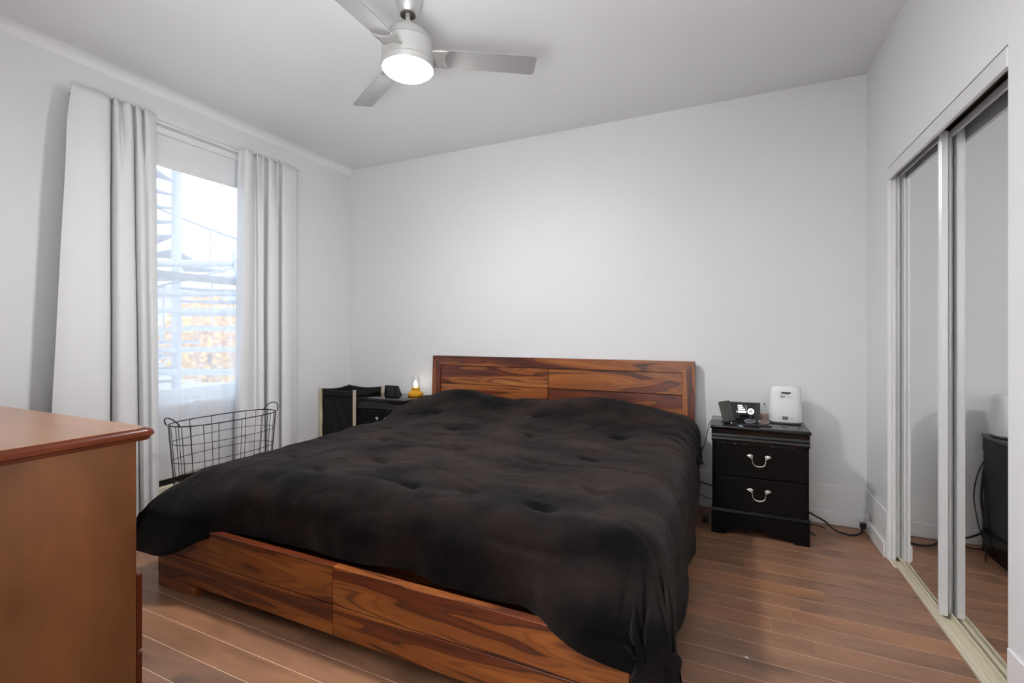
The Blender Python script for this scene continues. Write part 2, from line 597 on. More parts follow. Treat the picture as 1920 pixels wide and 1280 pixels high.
# planks: rows along x
PW = 0.1082
CLO = (1.967, 3.152)
y = 2.733 - PW * 32
lengths = [0.55, 0.72, 0.9, 1.05, 1.25]
while y < YB:
    y1 = min(y + PW, YB)
    if y > YF2:
        xr_ = XR + 0.115 if CLO[0] < y and y1 < CLO[1] else XR
        x0_ = XL if y1 > YF1 + 0.02 else XN
        x = XL - random.uniform(0, 0.5)
        while x < xr_ - 0.02:
            L = random.choice(lengths)
            xe = x + L
            if xe > xr_ - 0.25:
                xe = xr_
            xs_ = max(x, x0_)
            if xe > xs_ + 0.05:
                b = MB().box(0, xe - xs_ - 0.0003, 0.0012, y1 - y - 0.0012, -0.0115, 0, 0.0004)
                o = b.build('plank', M['plank'], None)
                o.parent = fl
                o.location = (xs_, y, 0)
            x = xe
    y += PW

ce = MB().box(XL - T, XR + T, YF2 - T, YB + T, H, H + 0.12).build('ceiling', M['ceiling'])
struct(ce, 'plain white flat ceiling')
cove = MB()
pts = [(XL - 0.001, H + 0.001), (XL - 0.001, H - 0.055)] + [(XL + 0.07 - 0.07 * math.cos(a), H - 0.055 + 0.055 * math.sin(a)) for a in [PI / 2 * i / 8 for i in range(1, 8)]] + [(XL + 0.07, H + 0.001)]
cove.prism(pts, 1, YF1, YB)
struct(cove.build('trim_1', M['ceiling'], None, True, 50), 'rounded plaster cove between ceiling and window wall')

# window wall with opening
WY0, WY1, WZ0, WZ1 = 1.74, 2.600, 0.735, 2.53
b = MB()
b.box(XL - 0.2, XL, YF1 - T, WY0, -0.1, H)
b.box(XL - 0.2, XL, WY1, YB + T, -0.1, H)
b.box(XL - 0.2, XL, WY0, WY1, -0.1, WZ0)
b.box(XL - 0.2, XL, WY0, WY1, WZ1, H)
struct(b.build('wall_left', M['wall']), 'white window wall on the left')
struct(MB().box(XL - 0.2, XR + 0.85, YB, YB + T, -0.1, H).build('wall_back', M['wall']), 'blank white wall behind the headboard')
b = MB().box(XL - 0.2, XN, YF1 - T, YF1, -0.1, H).box(XN - T, XN, YF2 - T, YF1 - T, -0.1, H)
struct(b.build('wall_front', M['wall']), 'white wall behind the dresser')
DX0, DX1, DZ = -0.78, 0.06, 2.05
b = MB().box(XN, DX0, YF2 - T, YF2, -0.1, H).box(DX1, XR + T, YF2 - T, YF2, -0.1, H).box(DX0, DX1, YF2 - T, YF2, DZ, H)
struct(b.build('wall_entry', M['wall']), 'white wall around the entry door')
# right wall with closet opening
CY0, CY1, CZ = 1.967, 3.152, 2.118
b = MB()
b.box(XR, XR + T, YF2 - T, CY0, -0.1, H)
b.box(XR, XR + 0.0315, CY1, 3.26, -0.1, H).box(XR, XR + T, 3.26, YB, -0.1, H)
b.box(XR, XR + T, CY0, CY1, CZ, H)
struct(b.build('wall_right', M['wall']), 'white wall holding the mirrored closet')
b = MB().box(XR + 0.70, XR + 0.82, CY0 - 0.3, CY1 + 0.3, -0.1, H)
b.box(XR + T, XR + 0.70, CY0 - 0.3, CY0 - 0.2, -0.1, H).box(XR + T, XR + 0.70, CY1 + 0.2, CY1 + 0.3, -0.1, H).box(XR + T, XR + 0.7, CY0 - 0.2, CY1 + 0.2, 2.4, 2.5)
struct(b.build('wall_closet', M['wall']), 'inside of the closet behind the mirrored doors')

# baseboards: tall flat board + lower thicker strip
BH, BL = 0.252, 0.085
def base(name, b, lab):
    struct(b.build(name, M['trim']), lab)
b = MB().box(XL, XR, YB - 0.008, YB, 0, BH, 0.002).box(XL, XR, YB - 0.02, YB - 0.008, 0, BL, 0.004)
base('baseboard_back', b, 'tall white two-step baseboard under the back wall')
b = MB()
for (a0, a1) in ((CY1 + 0.008, YB - 0.0201), (YF2, CY0 - 0.012)):
    b.box(XR - 0.008, XR, a0, a1, 0, BH, 0.002).box(XR - 0.02, XR - 0.008, a0 + 0.004, a1, 0, BL, 0.004)
base('baseboard_right', b, 'tall white baseboard beside the closet')
b = MB().box(XL, XL + 0.008, 2.62, YB - 0.0201, 0, BH, 0.002).box(XL + 0.008, XL + 0.02, 2.62, YB - 0.0201, 0, BL, 0.004)
b.box(XL, XL + 0.008, YF1 + 0.009, 1.295, 0, BH, 0.002).box(XL + 0.008, XL + 0.02, YF1 + 0.009, 1.295, 0, BL, 0.004)
base('baseboard_left', b, 'tall white baseboard under the window wall')
b = MB().box(XL, XN, YF1, YF1 + 0.008, 0, BH, 0.002)
base('baseboard_front', b, 'tall white baseboard behind the dresser')

# entry door behind the camera, standing shut
d = bpy.data.objects.new('door_1', None); COL.objects.link(d); d.location = (DX0, YF2, 0); struct(d, 'white panelled entry door, shut')
MB().box(DX0 + 0.04, DX1 - 0.04, YF2 - 0.06, YF2 - 0.02, 0.01, DZ - 0.04, 0.003).build('door_leaf', M['trim'], d)
b = MB().box(DX0 - 0.06, DX0 + 0.035, YF2, YF2 + 0.02, 0, DZ + 0.06).box(DX1 - 0.035, DX1 + 0.06, YF2, YF2 + 0.02, 0, DZ + 0.06).box(DX0 + 0.035, DX1 - 0.035, YF2, YF2 + 0.02, DZ - 0.035, DZ + 0.06)
b.build('door_frame', M['trim'], d)
for z0, z1 in ((0.2, 0.95), (1.1, 1.85)):
    MB().box(DX0 + 0.17, DX1 - 0.17, YF2 - 0.02, YF2 - 0.013, z0, z1, 0.004).build('door_panel', M['trim'], d)
MB().lathe([(0.0, 0), (0.028, 0.0), (0.03, 0.02), (0.02, 0.04), (0.0, 0.045)], 0, 0, 20)
h = MB(); h.sphere((DX1 - 0.11, YF2 + 0.03, 1.0), (0.03, 0.03, 0.03)); h.tube([(DX1 - 0.11, YF2 - 0.02, 1.0), (DX1 - 0.11, YF2 + 0.02, 1.0)], 0.012)
h.build('door_knob', M['nickel'], d, True)

# ------------------------------------------------------------------ window
win = bpy.data.objects.new('window_1', None); COL.objects.link(win); win.location = (XL, (WY0 + WY1) / 2, WZ0)
struct(win, 'tall white single-hung window with a pale roller blind')
c = 0.07
b = MB()
b.box(XL, XL + 0.018, WY0 - c, WY0, WZ0 - 0.0, WZ1 + c, 0.003).box(XL, XL + 0.018, WY1, WY1 + c, WZ0, WZ1 + c, 0.003)
b.box(XL, XL + 0.018, WY0, WY1, WZ1, WZ1 + c, 0.003)
b.box(XL, XL + 0.030, WY0 - c - 0.01, WY1 + c + 0.01, WZ1 + c, WZ1 + c + 0.018, 0.004)
b.build('window_casing', M['trim'], win)
MB().box(XL - 0.2, XL + 0.01, WY0, WY1, WZ0 - 0.02, WZ0 + 0.012, 0.003).build('window_sill', M['trim'], win)
b = MB()
b.box(XL - 0.16, XL - 0.10, WY0, WY0 + 0.035, WZ0 + 0.012, WZ1).box(XL - 0.16, XL - 0.10, WY1 - 0.035, WY1, WZ0 + 0.012, WZ1)
b.box(XL - 0.16, XL - 0.10, WY0 + 0.035, WY1 - 0.035, WZ1 - 0.04, WZ1).box(XL - 0.16, XL - 0.10, WY0 + 0.035, WY1 - 0.035, WZ0 + 0.012, WZ0 + 0.05)
b.build('window_frame', M['trim'], win)
MR = 1.62
for nm, z0, z1, xo in (('upper_sash', MR - 0.02, WZ1 - 0.04, -0.145), ('lower_sash', WZ0 + 0.05, MR + 0.025, -0.118)):
    xs = XL + xo
    b = MB()
    ya, yb2 = WY0 + 0.035, WY1 - 0.035
    b.box(xs - 0.012, xs + 0.012, ya, ya + 0.03, z0, z1).box(xs - 0.012, xs + 0.012, yb2 - 0.03, yb2, z0, z1)
    b.box(xs - 0.012, xs + 0.012, ya + 0.03, yb2 - 0.03, z1 - 0.042, z1).box(xs - 0.012, xs + 0.012, ya + 0.03, yb2 - 0.03, z0, z0 + 0.045)
    so = b.build('sash', M['trim'], win)
    if nm == 'lower_sash':
        MB().box(xs - 0.022, xs + 0.020, ya + 0.001, yb2 - 0.001, z1 - 0.044, z1 + 0.006, 0.003).build('meeting_rail', M['far_grey'], win)  # grey tone paints the backlit shade onto this rail
    MB().box(xs - 0.002, xs + 0.002, ya + 0.03, yb2 - 0.03, z0 + 0.045, z1 - 0.042).build('pane', M['glass'], so)

rb = thing('roller_blind', 'white roller blind pulled part way down at the window top', 'blind', (XL + 0.03, (WY0 + WY1) / 2, WZ1))
MB().box(XL + 0.019, XL + 0.050, WY0 - 0.02, 2.41, WZ1 - 0.005, WZ1 + 0.040, 0.004).build('headrail', M['trim'], rb)
MB().box(XL + 0.026, XL + 0.029, WY0 - 0.01, 2.405, 2.327, WZ1 - 0.005).build('blind_fabric', M['blind'], rb)
MB().box(XL + 0.021, XL + 0.034, WY0 - 0.01, 2.405, 2.318, 2.332, 0.003).build('hem_bar', M['trim'], rb)


# pixel-ray helpers used only to work out where things stand in the room
CT, ST = math.cos(TH), math.sin(TH)
def yat(px, x):
    """room y on the plane x=const under image column px"""
    a = (px - 960) / FPX
    dx, dy = CT * a - ST, ST * a + CT
    return dy * x / dx
def cw(X, Z, z=0.0):
    """camera-frame ground offsets (right X, ahead Z) to room coordinates"""
    return Vector((X * CT - Z * ST, X * ST + Z * CT, z))

# ------------------------------------------------------------------ sheer and curtains
def sheer_fn(u, v):
    z = 2.505 + v * (0.262 - 2.505)
    fold = 0.5 * math.sin(u * 40 + 2.2 * noise.noise((u * 5, v * 0.6, 3))) + 0.5 * math.sin(u * 19 + 1.2 * v + 2.4 * noise.noise((u * 3, v * .5, 9)))
    yy = 1.768 + u * 0.78 + 0.007 * math.sin(u * 33 + v * 1.4)
    yy = max(1.765, min(2.59, yy))
    xc = XL - 0.012 + 0.068 * sstep(0.12, 0.78, v)
    return (xc + 0.010 * fold * (0.6 + 0.7 * v), yy, z)
o = MB().grid(sheer_fn, 240, 60).build('sheer_curtain', M['sheer'], None, True, 180)
tag(o, 'sheer white voile curtain hanging in front of the window glass', 'curtain', kind='thing')

def catmull(P, n):
    out = []
    for i in range(len(P) - 1):
        p0, p1, p2, p3 = P[max(i - 1, 0)], P[i], P[i + 1], P[min(i + 2, len(P) - 1)]
        for k in range(n):
            t = k / n
            out.append(tuple(0.5 * (2 * b + (c - a) * t + (2 * a - 5 * b + 4 * c - d) * t * t + (3 * b - a - 3 * c + d) * t ** 3)
                             for a, b, c, d in zip(p0, p1, p2, p3)))
    out.append(P[-1])
    return out
def curtain(name, label, ctrl, zt, zb):
    P = []
    for pt, dt, pb, db in ctrl:
        xt, xb = XL + dt, XL + db
        P.append((yat(pt, xt), xt, yat(pb, xb), xb))
    prof = catmull(P, 9)
    nu, nv = len(prof) - 1, 48
    def fn(u, v):
        a = prof[min(int(round(u * nu)), nu)]
        z = zt + (zb - zt) * v
        s = min(1, 0.10 * sstep(0, 0.10, v) + 0.90 * (v ** 0.85))
        yy = a[0] + (a[2] - a[0]) * s
        xx = a[1] + (a[3] - a[1]) * min(1, sstep(0, 0.22, v) * 0.75 + 0.25 * s)
        # gathered on the rod: the heading follows the rod closely
        g = 1 - sstep(0.0, 0.05, v)
        xx = xx * (1 - 0.2 * g) + (XL + 0.11) * 0.2 * g
        xx += 0.006 * noise.noise((yy * 6, z * 1.3, 2.0)) * sstep(0.02, 0.2, v)
        return (xx, yy, z + 0.006 * noise.noise((yy * 14, 4, 1)) * (1 - v))
    o = MB().grid(fn, nu, nv).build(name, M['curtain'], None, True, 180)
    so = o.modifiers.new('cloth_thickness', 'SOLIDIFY')
    so.thickness = 0.003
    so.offset = 0
    return tag(o, label, 'curtain', 'white curtain panels on the window rod', 'thing')
curtain('curtain', 'white curtain panel left of the window, flaring wide beside the dresser', [
    (135, .12, 84, .15), (150, .128, 112, .165), (172, .132, 150, .172), (192, .130, 184, .165), (204, .118, 202, .135), (209, .075, 208, .055), (214, .125, 213, .115),
    (220, .140, 224, .155), (225, .09, 238, .165), (233, .125, 250, .155), (244, .140, 258, .135), (250, .085, 262, .07),
    (256, .135, 266, .110), (263, .125, 272, .142), (267, .085, 278, .120), (273, .135, 281, .090), (281, .130, 288, .125), (291, .10, 298, .105)], 2.612, 0.035)
curtain('curtain', 'white curtain panel right of the window, hanging behind the wire basket', [
    (447, .085, 440, .085), (454, .105, 444, .13), (463, .150, 452, .160), (472, .145, 466, .150), (477, .08, 477, .10), (483, .130, 486, .135), (488, .10, 490, .15),
    (494, .135, 494, .14), (498, .08, 497, .055), (505, .130, 501, .130), (512, .125, 510, .155), (516, .09, 518, .15), (521, .130, 522, .13), (525, .085, 524.5, .06),
    (531, .130, 529, .125), (540, .12, 541, .135), (548, .11, 548, .12), (556, .10, 556, .10)], 2.606, 0.035)
rod = thing('curtain_rod', 'thin white curtain rod carrying both white curtain panels', 'curtain rod', (XL + 0.062, 1.37, 2.588))
yl, yr = yat(136, XL + .062), yat(559, XL + .062)
MB().tube([(XL + 0.062, yl, 2.588), (XL + 0.062, yr, 2.588)], 0.008, 12).build('rod', M['trim'], rod, True)
for yy in (yl, yr):
    b = MB(); b.tube([(XL + 0.062, yy, 2.588), (XL, yy, 2.588)], 0.007, 10); b.sphere((XL + 0.062, yy, 2.588), 0.012)
    b.box(XL, XL + 0.006, yy - 0.012, yy + 0.012, 2.572, 2.604, 0.002)
    b.build('rod_bracket', M['trim'], rod, True)

bh = thing('baseboard_heater', 'cream baseboard heater with dark top slot below the sheer curtain', 'heater', (XL + 0.02, 2.0, 0))
HY0, HY1 = 1.30, 2.60
b = MB().prism([(XL + .002, 0.02), (XL + .045, 0.02), (XL + .045, 0.205), (XL + .038, 0.212), (XL + .002, 0.212)], 1, HY0, HY1)
b.build('heater_body', M['cream'], bh)
MB().box(XL + .002, XL + .030, HY0 + 0.01, HY1 - 0.01, 0.213, 0.252).build('heater_slot', M['black'], bh)
MB().box(XL + .002, XL + .034, HY0, HY1, 0.252, 0.258, 0.001).build('heater_cover', M['cream'], bh)
for yy in (HY0, HY1 - 0.012):
    MB().box(XL + .001, XL + .046, yy - 0.0005, yy + 0.0125, 0.0, 0.2585, 0.002).build('end_cap', M['cream'], bh)

# ------------------------------------------------------------------ closet
struct(MB().box(XR - 0.004, XR + 0.012, CY0, CY1 + 0.012, 2.047, 2.110, 0.002).build('trim_2', M['alu']), 'white fascia board along the top of the closet opening')
b = MB().box(XR - 0.006, XR + 0.0312, CY1 - 0.006, CY1 - 0.0005, 0, 2.046, 0.001).box(XR + 0.006, XR + 0.010, CY1 - 0.010, CY1 - 0.006, 0, 2.046, 0.001).box(XR + 0.020, XR + 0.026, CY1 - 0.012, CY1 - 0.006, 0, 2.046, 0.001)
struct(b.build('trim_3', M['trim']), 'white door jamb at the far end of the closet opening')
tr = thing('door_track', 'cream metal sliding-door track on the floor before the mirrors', 'track', (XR + 0.06, (CY0 + CY1) / 2, 0))
TX = XR + 0.012
b = MB().prism([(TX, -0.002), (TX, 0.012), (TX + .004, 0.014), (TX + .008, 0.012), (TX + .009, 0.004), (TX + .030, 0.004), (TX + .031, 0.013), (TX + .036, 0.013), (TX + .037, 0.004),
                (TX + .046, 0.0055), (TX + .060, 0.004), (TX + .061, 0.014), (TX + .067, 0.014), (TX + .068, 0.003), (TX + .092, 0.003), (TX + .093, 0.012), (TX + .098, 0.012), (TX + .098, -0.002)], 1, CY0 + 0.001, CY1 - 0.021)
b.build('track_rail', M['cream'], tr)
b = MB().lathe([(0.0, 0.0046), (0.004, 0.0052), (0.005, 0.0042)], TX + .048, 2.33, 10)
b.build('screw', M['fan_dark'], tr)
ut = thing('door_track', 'dark overhead sliding-door track behind the closet fascia', 'track', (XR + 0.06, (CY0 + CY1) / 2, 2.09))
b = MB().box(XR + 0.013, XR + 0.115, CY0 + 0.002, CY1 - 0.021, 2.112, 2.117)
for xx in (0.05, 0.085, 0.112):
    b.box(XR + xx, XR + xx + 0.003, CY0 + 0.002, CY1 - 0.021, 2.085, 2.112)
b.build('track_channel', M['fan_dark'], ut)
def closet_door(label, x0, x1, y0, y1):
    z0, z1 = 0.016, 2.083
    d = thing('closet_door', label, 'door', ((x0 + x1) / 2, (y0 + y1) / 2, z0), 'sliding mirror doors of the closet')
    xm = (x0 + x1) / 2
    for ya, yb_ in ((y0, y0 + 0.034), (y1 - 0.034, y1)):
        b = MB().box(x0, x1, ya, yb_, z0, z1, 0.003)
        b.box(x0 - 0.004, x0 + 0.003, ya + 0.004, ya + 0.013, z0 + 0.001, z1 - 0.001, 0.002)
        b.build('stile', M['alu'], d)
    MB().box(x0 + 0.004, x1 - 0.002, y0 + 0.034, y1 - 0.034, z1 - 0.03, z1).build('top_rail', M['alu'], d)
    MB().box(x0 + 0.004, x1 - 0.002, y0 + 0.034, y1 - 0.034, z0, z0 + 0.014).build('bottom_rail', M['cream'], d)
    MB().box(x0 + 0.007, x0 + 0.011, y0 + 0.034, y1 - 0.034, z0 + 0.014, z1 - 0.03).build('mirror', M['mirror'], d)
    return d
closet_door('sliding mirrored closet door on the front track nearer the nightstand', XR + 0.036, XR + 0.062, 2.585, 3.187)
closet_door('sliding mirrored closet door on the rear track, cut off by the wall edge', XR + 0.068, XR + 0.094, 1.985, 2.640)

# ------------------------------------------------------------------ bed
bed = thing('bed', 'sheesham wood king bed with panelled headboard and low footboard', 'bed', (-1.3, 2.4, 0))
HBY, TILT = 3.462, 0.045
def hb(b, name, m, bev=0.002):
    for v in b.bm.verts:
        v.co.y += v.co.z * TILT
    return b.build(name, m, bed)
hx0, hx1, hz = -2.378, -0.203, 1.022
SW, RW = 0.082, 0.078
# mitred frame
b = MB().prism([(hx0, hz), (hx1, hz), (hx1 - SW, hz - RW), (hx0 + SW, hz - RW)], 1, HBY, HBY + 0.045); hb(b, 'top_rail', M['sheesham_x'])
b = MB().prism([(hx0 + 0.0006, 0), (hx0 + 0.0006, hz - 0.001), (hx0 + SW, hz - RW - 0.001), (hx0 + SW, 0)], 1, HBY, HBY + 0.045); hb(b, 'stile', M['sheesham_z'])
b = MB().prism([(hx1 - 0.0006, 0), (hx1 - 0.0006, hz - 0.001), (hx1 - SW, hz - RW - 0.001), (hx1 - SW, 0)], 1, HBY, HBY + 0.045); hb(b, 'stile', M['sheesham_z'])
xm = (hx0 + hx1) / 2
g = 0.002
zz = hz - RW - g
for r in range(4):
    zb_ = zz - 0.158
    for xa, xb_ in ((hx0 + SW + g, xm - g), (xm + g, hx1 - SW - g)):
        b = MB().box(xa, xb_, HBY + 0.010, HBY + 0.035, zb_ + g / 2, zz - g / 2, 0.002)
        hb(b, 'headboard_board', M['sheesham_x'])
    zz = zb_ - g
b = MB().box(hx0 + SW, hx1 - SW, HBY + 0.036, HBY + 0.042, 0.1, hz - RW); hb(b, 'back_panel', M['black'])
# footboard
fx0, fx1, fy = -2.52, -0.255, 1.366
for za, zb_ in ((0.1725, 0.318), (0.052, 0.169)):
    for xa, xb_ in ((fx0, -1.392), (-1.389, fx1)):
        MB().box(xa, xb_, fy, fy + 0.034, za, zb_, 0.0018).build('footboard_board', M['sheesham_x'], bed)
for xa, xb_ in ((fx0, fx0 + 0.29), (fx1 - 0.29, fx1)):
    MB().box(xa, xb_, fy + 0.001, fy + 0.036, 0, 0.050, 0.001).build('foot', M['sheesham_x'], bed)
for xa, xb_ in ((-2.402, -2.372), (fx1 - 0.032, fx1 - 0.002)):
    MB().box(xa, xb_, fy + 0.036, HBY - 0.002, 0.05, 0.316, 0.002).build('side_rail', M['sheesham_y'], bed)
MB().box(-2.370, fx1 - 0.034, fy + 0.036, HBY - 0.004, 0.22, 0.24).build('slat_deck', M['sheesham_x'], bed)
mt = MB().box(-2.36, -0.40, 1.62, 3.42, 0.242, 0.48, 0.05, 4).build('mattress', M['grey_plastic'], None, True)
tag(mt, 'mattress hidden beneath the black comforter on the wooden bed', 'mattress', kind='thing')

# comforter: cloth laid over the mattress and hanging past three edges
RX0, RX1, RY0, RY1 = -2.385, -0.315, 1.575, 3.432
ZB = 0.600
RAD = 0.15
TUFTS = [(-1.62, 2.60), (-1.85, 2.22), (-1.09, 2.63), (-1.34, 2.22), (-0.96, 1.66), (-0.59, 2.76), (-0.49, 1.86), (-1.73, 1.62), (-1.22, 1.62), (-2.14, 1.84), (-1.57, 1.86), (-0.62, 1.60), (-2.16, 2.62), (-0.63, 2.28), (-1.98, 2.98), (-1.2, 3.02)]
def ztop(x, y):
    z = ZB + 0.012 * noise.noise((x * 1.5, y * 1.5, 5)) 
    # pillows under the head end
    z += 0.145 * math.exp(-((x + 1.98) / 0.42) ** 2 - ((y - 3.27) / 0.25) ** 2)
    z += 0.150 * math.exp(-((x + 0.80) / 0.47) ** 2 - ((y - 3.27) / 0.27) ** 2)
    z += 0.05 * math.exp(-((x + 1.4) / 0.3) ** 2 - ((y - 3.3) / 0.2) ** 2)
    # gentle fall towards the window side and foot
    z -= 0.055 * sstep(-1.7, -2.42, x) * sstep(3.3, 2.9, y)
    z += 0.02 * sstep(2.2, 3.0, y)
    return z
def surf_noise(x, y, side):
    n = 0.012 * noise.noise((x * 4.0, y * 4.0, 1.0)) + 0.005 * noise.noise((x * 11, y * 9, 7.0)) + 0.0016 * noise.noise((x * 30, y * 26, 3.0))
    r = abs(noise.noise((x * 3.2 + 0.8 * noise.noise((x * 2, y * 2, 4)), y * 5.0, 11.0)))
    n -= 0.009 * max(0, 1 - r * 6) * (0.5 + 0.5 * noise.noise((x * 2, y * 2, 21)))
    return n
def cloth(a, b_):
    """(a, b_) are flat cloth coordinates in room x/y"""
    cx, cy = max(RX0, min(RX1, a)), max(RY0, min(RY1, b_))
    ox, oy = a - cx, b_ - cy
    d = math.hypot(ox, oy)
    z0 = ztop(cx, cy)
    nz = surf_noise(a, b_, d)
    dip = 0.0
    for tx, ty in TUFTS:
        q = math.hypot((a - tx), (b_ - ty) * 1.0)
        if q < 0.3:
            ang = math.atan2(b_ - ty, a - tx)
            dip += 0.024 * math.exp(-((a - tx) / 0.046) ** 2 - ((b_ - ty + 0.25 * (a - tx)) / 0.020) ** 2) + 0.009 * math.exp(-(q / 0.11) ** 2) * (1 + 0.35 * math.cos(2 * ang + tx * 20))
    if d < 1e-6:
        # soft rounding just inside the edges
        return Vector((a, b_, z0 + nz - dip))
    ux, uy = ox / d, oy / d
    q = RAD * PI / 2
    if d < q:
        out, dn = RAD * math.sin(d / RAD), RAD * (1 - math.cos(d / RAD))
    else:
        out, dn = RAD, RAD + d - q
    diag = min(1.0, 2 * abs(ux * uy))
    hang = max(0.0, d - q * 0.6)
    fl_ = diag ** 1.3 * 0.22
    out += hang * fl_
    dn -= hang * fl_ * 0.45
    # vertical folds in the hanging part, running round the perimeter
    s = (b_ if abs(ux) > abs(uy) else a)
    per = math.atan2(uy, ux)
    fold = math.sin(s * 13 + 2.0 * noise.noise((s * 3, 0, 2))) * (1 - diag) + math.sin(per * 17 + 1.0) * diag * 1.5
    amp = 0.018 * sstep(0.05, 0.40, hang) + 0.020 * diag * sstep(0.0, 0.25, hang)
    if b_ < RY0:
        amp += 0.016 * sstep(0.0, 0.14, hang) * max(sstep(-1.7, -2.2, a), sstep(-0.9, -0.5, a), 0.25)
    out += amp * fold
    x, y, z = cx + ux * out, cy + uy * out, z0 - dn + nz * 0.8 - dip
    x += nz * ux * 0.8
    y += nz * uy * 0.8
    # bulge of the filling above the rim of the frame
    # rest on the bed frame: the corners fall outside the footboard and rails
    low_ = sstep(0.52, 0.36, z)
    deep = max(0.0, 0.36 - z)
    if b_ < RY0:
        W_ = max(sstep(-1.95, -2.30, a), sstep(-0.66, -0.36, a)) * low_
        y = min(y, y + (fy - 0.040 - 0.30 * deep - y) * W_)
    if a < RX0 and y < 1.7:
        W_ = low_ * sstep(1.75, 1.45, y)
        x = min(x, x + (fx0 - 0.035 - 0.28 * deep - x) * W_)
    if a > RX1:
        x = max(x, fx1 + 0.03)if z < 0.34 else x
    x = max(x, -9 + (9 - 2.424) * sstep(3.04, 3.17, y))
    return Vector((x, y, max(z, 0.012)))
NA, NB = 300, 250
A0, A1 = RX0 - 0.43, RX1 + 0.60
def front_len(a):
    """how far the cloth hangs past the foot end, along the width"""
    L = 0.362 + 0.008 * math.sin(a * 7) + 0.004 * math.sin(a * 19 + 1)
    L += 0.03 * sstep(-0.6, -0.3, a) + 0.16 * sstep(-0.35, 0.1, a)
    L += 0.07 * sstep(-2.12, -2.45, a) + 0.07 * sstep(-2.40, -2.65, a)
    L -= 0.006 * math.exp(-((a + 1.15) / 0.35) ** 2)
    return L
def cfn(u, v):
    a = A0 + (A1 - A0) * u
    yb0 = RY0 - front_len(a)
    # even spacing but denser round the foot edge
    b_ = yb0 + (RY1 - yb0) * (v ** 1.15)
    # side hems rise towards the head end
    if a > RX1:
        k_ = 1 - 0.30 * sstep(2.6, 3.3, b_)
        a = RX1 + (a - RX1) * k_
    if a < RX0:
        k_ = 1 - 0.2 * sstep(2.2, 3.2, b_)
        a = RX0 + (a - RX0) * k_
    return cloth(a, b_)
cm_ = MB().grid(cfn, NA, NB).build('comforter', M['comforter'], None, True, 180)
bmx = cm_.modifiers.new('smooth', 'SMOOTH'); bmx.factor = 0.5; bmx.iterations = 2
so = cm_.modifiers.new('filling', 'SOLIDIFY'); so.thickness = 0.022; so.offset = -1
sb = cm_.modifiers.new('soft', 'SUBSURF'); sb.levels = 0; sb.render_levels = 1
tag(cm_, 'black plush tufted comforter spread over the wooden bed', 'comforter', kind='thing')

def pillow(label, c_, sx, sy, sz, rot):
    b = MB()
    n = 26
    R_ = Matrix.Rotation(rot[2], 4, 'Z') @ Matrix.Rotation(rot[1], 4, 'Y') @ Matrix.Rotation(rot[0], 4, 'X')
    def f(sgn):
        def fn(u, v):
            p, q = u * 2 - 1, v * 2 - 1
            h = (max(0, 1 - abs(p) ** 2.6) * max(0, 1 - abs(q) ** 2.6)) ** 0.5
            pin = 1 - 0.06 * (1 - abs(p) ** 2) * abs(q) ** 4
            pin2 = 1 - 0.06 * (1 - abs(q) ** 2) * abs(p) ** 4
            v3 = Vector((p * sx * pin2, q * sy * pin, sgn * sz * h + 0.006 * noise.noise((p * 3, q * 3, sgn)) * h))
            return Vector(c_) + R_ @ v3
        return fn
    b.grid(f(1), n, n).grid(f(-1), n, n)
    bmesh.ops.remove_doubles(b.bm, verts=b.bm.verts, dist=1e-4)
    o = b.build('pillow', M['pillow'], None, True, 100)
    return tag(o, label, 'pillow', kind='thing')
pillow('black pillow corner poking out from under the comforter by the headboard', (-0.45, 3.19, 0.535), 0.33, 0.22, 0.065, (0, math.radians(16), math.radians(4)))

